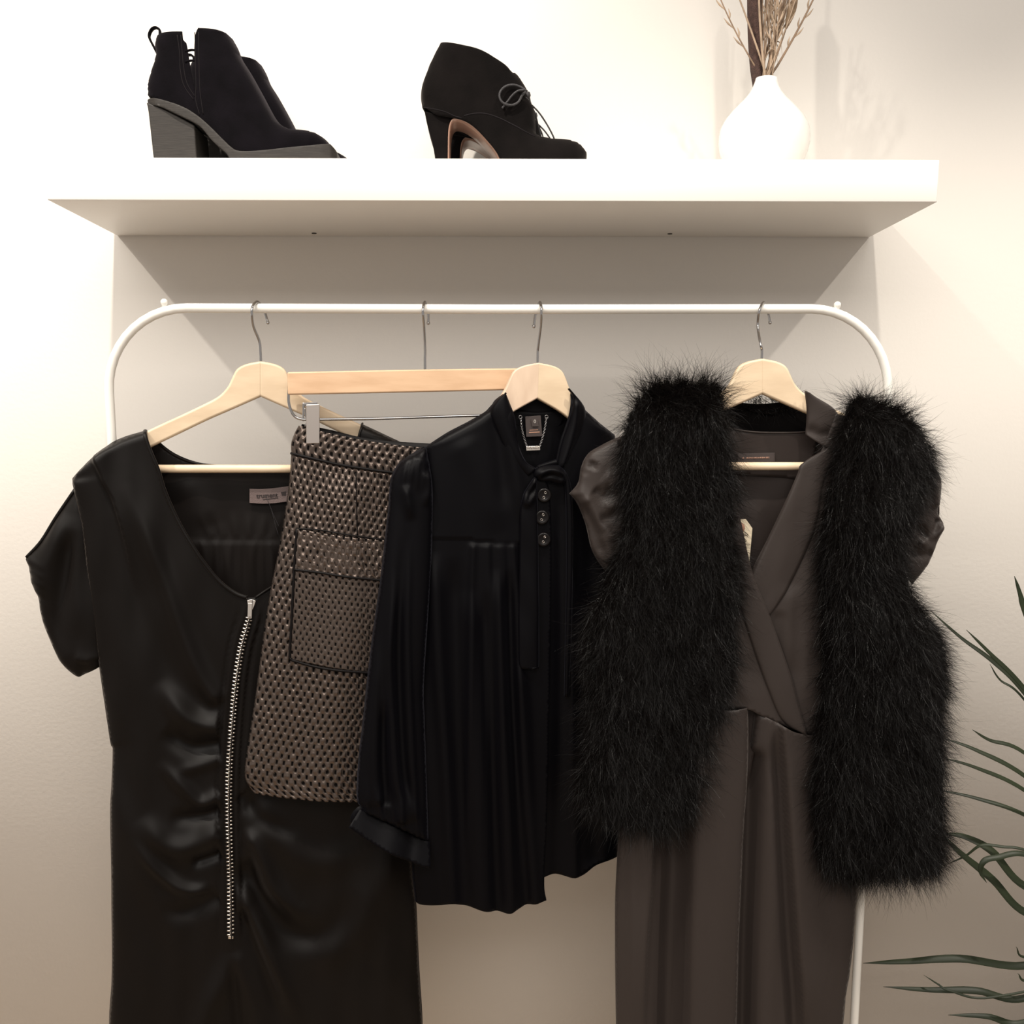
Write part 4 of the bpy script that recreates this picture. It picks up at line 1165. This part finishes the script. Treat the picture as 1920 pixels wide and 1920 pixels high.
def fur(parent, O, OC, hh, ntuft, per, seed, lmin=0.018, lmax=0.048, upline=800, ymax=-0.240):
    r = np.random.default_rng(seed)
    lo, hi = O.min(0), O.max(0)
    P = r.uniform(lo, hi, (ntuft * 3, 2))
    P = P[inside(P, O)][:ntuft]
    # extra tufts along the rim
    k = r.integers(0, len(O), ntuft // 6)
    P = np.vstack([P, O[k] + r.normal(0, 3, (len(k), 2))])
    d, _, _ = pdist(P, OC)
    # outward direction in the picture plane, from the distance gradient
    e = 3.0
    gx = pdist(P + [e, 0], OC)[0] - pdist(P - [e, 0], OC)[0]
    gy = pdist(P + [0, e], OC)[0] - pdist(P - [0, e], OC)[0]
    g = np.stack([gx, gy], 1); g /= np.maximum(np.hypot(g[:, 0], g[:, 1]), 1e-6)[:, None]
    out2 = -g * np.exp(-d / 22)[:, None]
    root3 = PJ(P, hh(P) - 0.001)
    X = np.array([1, 0, 0.0]); Z = np.array([0, 0, 1.0]); N = PJ.n
    n = len(P)
    upw = np.clip((upline - P[:, 1]) / 60, 0, 1)
    base = (np.outer(out2[:, 0] * 1.0, X) + np.outer(-out2[:, 1] * 1.0, Z)
            + np.outer(0.50 + 0.25 * r.random(n), N) + np.outer(-0.95 * (1 - upw) + 0.35 * upw, Z))
    base += r.normal(0, 0.52, (n, 3)) + np.outer(upw * r.normal(0, 0.5, n), X)
    sw_ = 0.45 * np.sin(P[:, 0] / 37 + 1.7 * np.sin(P[:, 1] / 53)) + 0.3 * np.sin(P[:, 1] / 29 + P[:, 0] / 61)
    base += np.outer(sw_ * (1 - upw), X)
    base /= np.linalg.norm(base, axis=1)[:, None]
    # strands
    I = np.repeat(np.arange(n), per)
    m = len(I)
    D = base[I] + r.normal(0, 0.30, (m, 3)); D /= np.linalg.norm(D, axis=1)[:, None]
    L = ((lmin + (lmax - lmin) * r.random(n) ** 1.5) * (1 + 0.45 * upw * r.random(n)))[I] * r.uniform(0.55, 1.15, m)
    root_ = root3[I] + r.normal(0, 0.0016, (m, 3))
    # sideways curl and droop
    curl = np.cross(D, r.normal(0, 1, (m, 3))); curl /= np.maximum(np.linalg.norm(curl, axis=1), 1e-6)[:, None]
    ca = (r.uniform(-0.6, 0.6, n)[I] + r.uniform(-0.35, 0.35, m)) * L
    wv = r.uniform(0, 6.28, m); wa = r.uniform(0.01, 0.06, m) * L
    c2 = np.cross(D, curl)
    droop = r.uniform(0.05, 0.40, m) * L * (1 - 0.5 * upw[I])
    SEG = 6
    side = np.cross(D, N + r.normal(0, 0.35, (m, 3))); side /= np.maximum(np.linalg.norm(side, axis=1), 1e-6)[:, None]
    Wd = r.uniform(0.00012, 0.00026, m)
    Vs = np.zeros((m, SEG + 1, 2, 3))
    for s in range(SEG + 1):
        t = s / SEG
        c = (root_ + D * (L * t)[:, None] + curl * (ca * t * t)[:, None] + c2 * (wa * np.sin(wv + 7 * t))[:, None] - np.outer(droop * t * t, Z))
        w = Wd * (1 - 0.85 * t)
        Vs[:, s, 0] = c - side * w[:, None]
        Vs[:, s, 1] = c + side * w[:, None]
    V = Vs.reshape(-1, 3)
    V[:, 1] = np.minimum(V[:, 1], ymax + 0.002 * np.tanh((V[:, 1] - ymax) / 0.01))
    b = (np.arange(m) * (SEG + 1) * 2)[:, None]
    q = np.arange(SEG)[None, :] * 2
    F = np.stack([b + q, b + q + 1, b + q + 3, b + q + 2], -1).reshape(-1, 4)
    o = obj_np('fur', V, F, 'fur', parent, label='long wispy black feather fur')
    o['kind'] = 'stuff'
    return o
fur(vest, *VPARTS['front_left'], 6500, 13, 1, upline=790)
fur(vest, *VPARTS['front_right'], 6800, 13, 2, upline=800)
bn = outline([(1360, 742), (1428, 748), (1500, 742), (1505, 765), (1428, 770), (1360, 762)], 8)
fur(vest, bn, np.vstack([bn, bn[0]]), lambda P: np.full(len(P), -0.021), 110, 8, 3, 0.012, 0.022, upline=900, ymax=-0.21)

# ================================================================== things on the shelf
def base_row(y):
    return vpx(SZ, y)
def mid(L_):
    """outline points that lie on the centre line of a shoe, a little further off than its near side"""
    return [(934 + (p[0] - 934) * 1.0235, 807 + (p[1] - 807) * (1 + 0.0235 * min(1, max(0, (p[1] - 60) / 80)))) + tuple(p[2:]) for p in L_]
def boot(name, label, dx, y):
    """ankle boot drawn in profile at the near boot's place, then moved"""
    H0 = -0.036          # the drawn outline is the near side of the boot
    PBt = Plane(-0.185 + H0)
    b = base_row(-0.185 + H0)
    r = root(name, (PBt([(450, b)])[0, 0], -0.185, SZ), label, 'boot', 'pair of ankle boots on the shelf')
    bk = mid([(280, 183, 1), (279, 168), (284, 146), (294, 106), (294, 92), (293, 72), (297, 58, 1)])
    fr = mid([(436, 55.5, 1), (446, 78), (455, 106), (471, 138), (492, 176), (517, 222), (533, 238), (552, 245), (579, 248), (598, 253), (612, 263), (620, 273, 1)])
    shaft_back = bk + [(320, 57), (340, 57.5, 1), (342, 74), (347, 77), (350, 90), (354, 116), (360, 144), (365, 176, 1),
                  (366, 152), (364, 122), (364, 81), (366.5, 62), (371, 52, 1), (390, 53)] + fr + [
                  (601, 277), (538, 283), (484, 288), (449, 288), (435, 281), (417, 264), (395, 242), (373, 223), (346, 206), (308, 192)]
    rounds = [[p[:2] for p in bk], [p[:2] for p in fr]]
    def hw(P):
        return np.interp(P[:, 0], [280, 330, 380, 470, 540, 580, 620], [0.030, 0.033, 0.036, 0.0365, 0.0395, 0.036, 0.020]) * np.interp(P[:, 1], [50, 180, 280], [1.0, 0.97, 1.0])
    up = puff('upper', shaft_back, rounds, PBt, hw, 'velvet', r, sp=5, R=40, thick=0.002, power=2.6, h0=H0,
              back_cut=[(305, 40), (346, 40), (344, 90), (343, 160), (334, 130), (322, 95)])
    up.data.update()
    # raised edge stitching beside the side slit
    def onside(L_, off=0.0001):
        Q = np.array(L_, float)
        d = np.full(len(Q), 1e9)
        for ln in rounds:
            d = np.minimum(d, pdist(Q, cr(np.array(ln, float), 8))[0])
        u = 1 - np.clip(d / 40, 0, 1)
        return PBt(Q, hw(Q) * np.clip(1 - u ** 2.6, 0, 1) ** (1 / 2.6) + off + H0)
    for L_ in ([(331, 64), (336, 100), (337, 130), (344, 160), (362, 186)], [(338, 64), (341, 100), (344, 130), (350, 156), (364, 180)], [(372, 60), (373, 110), (374, 160), (377, 190), (381, 214)], [(365, 60), (366, 110), (367, 160), (366, 185), (374, 216)]):
        tube('stitching', onside(cr(np.array(L_, float), 6)), 0.0006, 'stitch', up, n=5)
    for yy in (93, 113):
        for hs in (1,):
            tube('strap', PBt(mid([(346, yy + 2), (357, yy - 1), (370, yy)]) if hs < 0 else [(346, yy + 2), (357, yy - 1), (370, yy)], hs * 0.0325 + H0), 0.0026, 'velvet', r, n=8, smoothn=4, flat=0.5)
    # pull loop at the heel
    tube('pull_loop', PBt(mid([(295, 92), (288, 74), (280, 55), (279, 46), (284, 36), (291, 33), (298, 37), (299, 48), (297, 60), (296, 70)]), H0), 0.0048, 'velvet', r, n=8, smoothn=5, flat=0.3)
    sole = [(273, 184, 1), (282, 182), (308, 188), (346, 202), (373, 219), (395, 238), (417, 260), (435, 277), (449, 284), (484, 284), (538, 279), (601, 272), (619, 270, 1), (628, 279), (630, 288), (629, b, 1), (450, b, 1), (437, b - 3), (425, 288), (399, 265), (379, 241), (363, 230), (330, 214), (300, 200), (275, 195, 1)]
    def sw(P):
        return np.interp(P[:, 0], [270, 290, 330, 400, 470, 540, 580, 605, 621, 630], [0.028, 0.036, 0.039, 0.040, 0.041, 0.0435, 0.042, 0.040, 0.037, 0.026])
    slab('sole', sole, PBt, lambda P: sw(P) + H0, lambda P: -sw(P) + H0, 'rubber', r, sp=4, bev=0.0022, seg=2)
    heel = [(273, 190, 1), (300, 201), (330, 215), (364, 234, 1), (368, 292), (370, b, 1), (289, b, 1), (286, 292), (277, 211)]
    slab('heel', heel, PBt, 0.034 + H0, -0.034 + H0, 'rubber', r, sp=6, bev=0.003, seg=3)
    r.location.x += dx
    r.location.y += y + 0.185
    return r
boot('ankle_boot', 'nearer black suede ankle boot with side slit, pull loop and grey block heel', 0, -0.185)
boot('ankle_boot', 'second black ankle boot, mostly hidden behind the one with the pull loop', 0.015, -0.080)

def shoe(label, dx, y):
    H0 = -0.033
    PP = Plane(-0.18 + H0)
    b = base_row(-0.18 + H0)
    r = root('heeled_shoe', (PP([(950, b)])[0, 0], -0.18, SZ), label, 'shoe', 'pair of lace-up heeled shoes on the shelf')
    topl = [(823, 73.5), (840, 77), (864, 83), (892, 90), (912, 99), (931, 111), (950, 123), (962, 133), (969, 143)]
    frontl = [(969, 143), (981, 157), (988, 169), (993, 179), (996, 193), (1002, 208), (1004, 232), (1006, 253), (1018, 260), (1041, 263), (1067, 265), (1086, 271), (1097, 282), (1100, 292), (1100, b)]
    backl = [(792, 203), (789.5, 184), (792, 160), (804, 124), (816, 90), (823, 73.5)]
    frontl, backl = mid(frontl[:-1]) + [frontl[-1]], mid(backl)
    up = [C1(backl[-1])] + topl[1:-1] + [C1(frontl[0])] + frontl[1:-1] + [C1(frontl[-1])] + [C1((945, b)), (931, 286), (912, 262), (892, 241), (876, 229), (861, 223), (840, 218), (815, 212), C1(backl[0])] + backl[1:-1]
    rounds = [frontl, backl]
    def hw(P):
        return np.interp(P[:, 0], [790, 830, 900, 980, 1050, 1080, 1100], [0.027, 0.031, 0.034, 0.036, 0.037, 0.033, 0.024])
    u_ = puff('upper', up, rounds, PP, hw, 'suede', r, sp=5, R=44, thick=0.002, power=2.4, h0=H0)
    def side(L_, off=0.0):
        Q = cr(np.array(L_, float), 6)
        d = np.minimum(pdist(Q, cr(np.array(frontl, float), 8))[0], pdist(Q, cr(np.array(backl, float), 8))[0])
        u = 1 - np.clip(d / 44, 0, 1)
        return PP(Q, hw(Q) * np.clip(1 - u ** 2.4, 0, 1) ** (1 / 2.4) + off + H0)
    tube('seam', side([(793, 196), (815, 203), (835, 209), (852, 217), (866, 221)]), 0.0006, 'stitch', u_, n=5)
    tube('seam', side([(870, 217), (890, 213), (912, 214), (936, 222), (960, 234), (985, 247), (1003, 254)]), 0.0008, 'stitch', u_, n=5)
    # heel
    heel = [(795, 205, 1), (815, 210), (840, 214), (851, 217, 1), (845, 224), (842, 233), (841, 256), (840, b, 1), (818, b, 1), (811, 270), (801, 234)]
    slab('heel', heel, PP, 0.026 + H0, -0.026 + H0, 'suede', r, sp=5, bev=0.005, seg=4)
    # thin leather sole running up the inside of the heel, under the arch and forward to the toe
    arch = cr(np.array([(840.5, b), (841, 256), (843.5, 233), (850, 222), (862, 221.5), (876, 228), (892, 240), (912, 261), (931, 285), (945, b - 1), (990, b - 1), (1050, b - 1), (1092, b - 1)], float), 6)
    wd = np.interp(arch[:, 0], [840, 860, 910, 1000, 1060, 1092], [0.029, 0.030, 0.0315, 0.034, 0.033, 0.018])
    k_ = 5
    tt = np.linspace(1, -1, k_)
    Vv = np.concatenate([PP(arch, H0 + wd * q_)[:, None] for q_ in tt], 1).reshape(-1, 3)
    ix = np.arange(len(arch) * k_).reshape(len(arch), k_)
    Ff = np.stack([ix[:-1, :-1], ix[:-1, 1:], ix[1:, 1:], ix[1:, :-1]], -1).reshape(-1, 4)
    so = obj_np('sole', Vv, Ff, 'tan', r, label='tan leather sole')
    solidify(so, 0.0018, 0)
    # laces
    q = lambda x, y_: (720 + x / 4.174, 40 + y_ / 4.174)
    def lace(name, L_, h, rad=0.0018):
        tube(name, PP([q(*p) for p in L_], np.asarray(h) + H0), rad * 0.85, 'lace', r, n=7, smoothn=6)
    lace('lace_bow', [(1120, 550), (1060, 518), (1000, 508), (940, 530), (905, 580), (912, 632), (950, 663), (1005, 668), (1052, 640), (1080, 585), (1115, 548)], np.linspace(0.034, 0.034, 11) + 0.008 * np.sin(np.linspace(0, 3.14, 11)))
    lace('lace_end', [(1100, 548), (1045, 558), (1000, 595), (970, 635), (948, 660), (925, 692)], 0.040, 0.0015)
    lace('lace', [(1085, 580), (1120, 590), (1150, 610)], np.array([0.028, 0.024, 0.014]))
    lace('lace', [(1095, 722), (1120, 688), (1145, 668), (1165, 664)], np.array([0.030, 0.028, 0.020, 0.010]))
    lace('lace_bow', [(1135, 560), (1175, 590), (1230, 650), (1295, 750), (1345, 850), (1350, 900), (1325, 922), (1270, 925), (1230, 905), (1200, 850), (1185, 760), (1170, 660), (1145, 590)], -0.010, 0.0013)
    lace('lace_end', [(1150, 590), (1190, 660), (1215, 760), (1235, 840), (1246, 885)], -0.002, 0.0011)
    kn_ = PP([q(1120, 555)], 0.02 + H0)[0]
    lathe('lace_knot', [(0, 0.005), (0.004, 0.0035), (0.005, 0), (0.004, -0.0035), (0, -0.005)], kn_, 'lace', r, n=10)
    r.location.x += dx; r.location.y += y + 0.18
    return r
shoe('front black suede lace-up ankle shoe with slim high heel and tan sole', 0, -0.18)
shoe('rear black heeled shoe of the lace-up pair, hidden behind its mate', 0.012, -0.085)

# vase
PV = Plane(-0.125)
vb = base_row(-0.125)
vc = PV([(1430, vb)])[0]
kv = np.linalg.norm(vc - CAM) / FPX * 0.985
def vz(py): return PV([(1430, py)])[0, 2] - SZ
prof = [(0.0, 0.0015), (0.034, 0.0), (0.040, 0.004)]
for py, w in ((300, 70), (285, 75), (270, 77.5), (255, 77.5), (240, 75), (225, 68), (212, 59), (200, 49), (188, 38), (176, 29), (165, 23), (156, 20.5), (148, 19.5)):
    prof.append((w * kv, vz(py)))
zt2 = prof[-1][1]
prof += [(18.0 * kv, zt2 + 0.0008), (16.5 * kv, zt2), (16.5 * kv, zt2 - 0.03), (40 * kv, vz(225)), (60 * kv, vz(260)), (45 * kv, 0.008), (0, 0.006)]
va = root('vase', (vc[0], -0.125, SZ), 'white round ceramic bottle vase with dried grasses', 'vase')
lathe('body', prof, (vc[0], -0.125, SZ), 'ceramic', va, n=48)
mouth = np.array([vc[0], -0.125, SZ + zt2])
def stem_path(px_top, dy, bend, x0, n=9):
    top = Plane(-0.125 + dy)([px_top])[0]
    rim = mouth + np.array([x0, dy * 0.25, 0.0])
    t = np.linspace(0, 1, n)[:, None]
    P = rim * (1 - t) + top * t
    P[:, 0] += bend * np.sin(t[:, 0] * math.pi)
    return np.vstack([mouth + np.array([x0 * 0.3, 0, -0.06]), mouth + np.array([x0 * 0.8, dy * 0.2, -0.02]), P])
rs = random.Random(5)
ct = root('cattail', (vc[0] - 0.012, -0.125, SZ + zt2 - 0.05), 'thick dark brown velvety cattail head standing in the white vase', 'dried plant')
A = Plane(-0.122)([(1423, 168), (1418, 120), (1415, 60), (1414, 0), (1414, -60), (1414, -120), (1415, -180)])
tube('spike', cr(A, 5), np.interp(np.linspace(0, 1, 31), [0, 0.12, 0.3, 0.95, 1], [0.0075, 0.0085, 0.0092, 0.0092, 0.004]), 'cattail', ct, n=18)
tube('stalk', [A[0], A[0] + np.array([0.004, -0.002, -0.05]), A[0] + np.array([0.006, -0.003, -0.10])], 0.003, 'straw', ct, n=8)
tube('tip', [A[-1], A[-1] + np.array([0, 0, 0.06])], 0.0015, 'straw', ct, n=6)
GL = {'a': 'thin dried grass stem leaning in the white vase', 'g': 'dried grass stems in the white vase'}
def grass(top, dy, bend, x0, rad, m, kind=0, label=None):
    P = cr(stem_path(top, dy, bend, x0), 4)
    g = root('dried_stem', P[0], label or GL['a'], 'dried grass', GL['g'])
    tube('stem', P, np.linspace(rad, rad * 0.55, len(P)), m, g, n=6)
    L = len(P)
    if kind == 1:      # small side spikelets
        for k in range(7):
            i = int(L * (0.45 + 0.075 * k)); i = min(i, L - 2)
            s = 1 if k % 2 else -1
            d = P[i + 1] - P[i]; d /= np.linalg.norm(d)
            e = P[i] + d * 0.016 + np.array([s * 0.006, rs.uniform(-0.003, 0.003), 0])
            tube('spikelet', [P[i], (P[i] + e) / 2 + np.array([s * 0.001, 0, 0]), e], [0.0004, 0.0014, 0.0003], 'straw2', g, n=5, smoothn=3)
    if kind == 2:      # soft seed head
        i = int(L * 0.55)
        seg = P[i:i + max(6, int(L * 0.28))]
        tube('seed_head', seg, 0.0001 + 0.0056 * np.sin(np.linspace(0.25, 2.9, len(seg))), 'seed', g, n=10)
    if kind == 3:      # blade of dry leaf bent over
        i = int(L * 0.35)
        e = P[i]
        tube('leaf', [e, e + np.array([0.006, -0.004, 0.012]), e + np.array([0.013, -0.006, 0.010]), e + np.array([0.016, -0.006, -0.004])], [0.0012, 0.002, 0.0016, 0.0004], 'straw2', g, n=6, smoothn=4, flat=0.25)
    return g
grass((1335, -40), -0.01, -0.004, -0.006, 0.0013, 'straw', 1, 'leftmost dried stem with small spikelets in the vase')
grass((1372, -40), -0.022, 0.001, 0.0, 0.0017, 'straw2', 0, 'pale straight dried stem crossing in front of the cattail')
grass((1543, -40), -0.008, 0.003, 0.004, 0.0018, 'straw', 1, 'rightmost dark dried stem leaning outward from the vase')
grass((1510, -70), 0.0, 0.002, 0.003, 0.0015, 'straw', 2, 'dried stem with a soft brown seed head in the vase')
for k in range(24):
    x = 1424 + (k % 12) * 6.6 + rs.uniform(-4, 4)
    top_ = (x + (x - 1432) * 0.35, rs.uniform(-160, -20)); a_ = (rs.uniform(-0.035, 0.03), rs.uniform(-0.004, 0.004), rs.uniform(-0.009, 0.009), rs.uniform(0.0009, 0.0021))
    m_ = rs.choice(['straw', 'straw2', 'straw']); kd = rs.choice([0, 0, 1, 1, 3, 3])
    where = 'close beside the cattail' if x < 1455 else ('in the middle of the bunch' if x < 1480 else 'on the right of the bunch')
    tone = 'pale' if m_ == 'straw2' else 'brown'
    grass(top_, *a_, m_, kd, (f'bare {tone} dried grass stem {where}', f'{tone} dried grass stem with small spikelets {where}', '', f'{tone} dried grass stem with a bent leaf {where}')[kd])

# ================================================================== potted plant at the right edge
PYc = -0.20
crown_px = (2150, 1690)
cw = Plane(PYc)([crown_px])[0]
plant = root('potted_plant', (cw[0], PYc, 0), 'potted plant with long narrow dark green leaves reaching in from the right edge', 'plant')
lathe('pot', [(0, 0.0), (0.105, 0.0), (0.115, 0.01), (0.14, 0.25), (0.143, 0.262), (0.136, 0.265), (0.130, 0.25), (0.128, 0.235), (0, 0.235)], (cw[0], PYc, 0), 'pot', plant, n=36)
lathe('soil', [(0, 0.242), (0.06, 0.245), (0.129, 0.238)], (cw[0], PYc, 0), 'soil', plant, n=24)
tube('trunk', [(cw[0] + 0.02, PYc, 0.22), (cw[0] + 0.01, PYc, 0.4), (cw[0], PYc, cw[2])], [0.016, 0.014, 0.010], 'stem', plant, n=10, smoothn=5)
def leaf(pts, y_tip, w=0.0055, fold=0.35, twist=0.0):
    """narrow blade through pixel points tip -> base; depth runs from y_tip to the crown"""
    n = len(pts)
    ys = np.linspace(y_tip, PYc, n + 1)[:n]
    P = np.array([Plane(y)([p])[0] for p, y in zip(pts, ys)])
    P = np.vstack([P, cw + np.array([random.uniform(-0.008, 0.008), 0, random.uniform(-0.04, 0.02)])])
    C = cr(P, 8)
    T = np.gradient(C, axis=0); T /= np.linalg.norm(T, axis=1)[:, None]
    up = np.array([0, -0.75, 0.66])
    t = np.linspace(0, 1, len(C))
    W_ = 0.72 * w * np.clip(np.interp(t, [0, 0.12, 0.35, 0.7, 1], [0.04, 0.55, 1.0, 0.95, 0.6]), 0, 1)
    V = []
    for i in range(len(C)):
        s_ = np.cross(T[i], up); s_ /= np.linalg.norm(s_)
        nn = np.cross(s_, T[i])
        V += [C[i] - s_ * W_[i] + nn * W_[i] * fold, C[i], C[i] + s_ * W_[i] + nn * W_[i] * fold]
    F = []
    for i in range(len(C) - 1):
        for j in (0, 1):
            F.append((3 * i + j, 3 * i + j + 1, 3 * i + 4 + j, 3 * i + 3 + j))
    o = obj_np('leaf', V, F, 'leaf', plant)
    solidify(o, 0.0006, 0)
leaf([(1902, 1080), (1912, 1115), (1925, 1160), (1990, 1330)], -0.20, 0.006)
leaf([(1812, 1181), (1855, 1225), (1920, 1292), (2020, 1430)], -0.20, 0.0052)
leaf([(1745, 1145), (1800, 1195), (1860, 1240), (1920, 1300), (2030, 1450)], -0.14, 0.005)
leaf([(1856, 1245), (1875, 1275), (1920, 1312), (2030, 1470)], -0.17, 0.0025)
leaf([(1823, 1368), (1855, 1388), (1920, 1412), (2040, 1520)], -0.20, 0.0042)
leaf([(1770, 1384), (1830, 1407), (1920, 1455), (2040, 1560)], -0.16, 0.0050)
leaf([(1765, 1420), (1830, 1440), (1920, 1482), (2040, 1580)], -0.19, 0.0045)
leaf([(1755, 1480), (1830, 1497), (1920, 1528), (2040, 1600)], -0.15, 0.0045)
leaf([(1765, 1562), (1810, 1570), (1860, 1598), (1920, 1662), (2040, 1700)], -0.13, 0.0085)
leaf([(1762, 1560), (1800, 1600), (1860, 1650), (1922, 1712), (2040, 1740)], -0.18, 0.0085)
leaf([(1772, 1622), (1810, 1605), (1840, 1585), (1880, 1588), (1925, 1595), (2040, 1640)], -0.17, 0.0030)
leaf([(1850, 1655), (1838, 1635), (1845, 1615), (1870, 1608), (1925, 1603), (2040, 1650)], -0.21, 0.0060)
leaf([(1618, 1806), (1700, 1803), (1800, 1798), (1920, 1811), (2040, 1770)], -0.13, 0.0082)
leaf([(1656, 1850), (1740, 1856), (1830, 1858), (1920, 1872), (2040, 1800)], -0.16, 0.0075)
leaf([(1732, 1828), (1758, 1845), (1782, 1858), (1860, 1870), (2040, 1820)], -0.17, 0.0025)
leaf([(1778, 1903), (1850, 1906), (1920, 1918), (2040, 1850)], -0.18, 0.0070)
leaf([(1905, 1775), (1925, 1795), (2040, 1780)], -0.21, 0.0030)
leaf([(1908, 1825), (1930, 1838), (2040, 1800)], -0.21, 0.0035)
leaf([(1760, 1935), (1860, 1945), (1960, 1940), (2060, 1860)], -0.17, 0.0070)
leaf([(2020, 1200), (2060, 1350), (2100, 1500)], -0.22, 0.0070)
leaf([(2300, 1350), (2260, 1450), (2200, 1580)], -0.22, 0.0075)
leaf([(2420, 1560), (2330, 1590), (2230, 1640)], -0.20, 0.0075)
leaf([(2400, 1850), (2320, 1780), (2230, 1720)], -0.24, 0.0075)
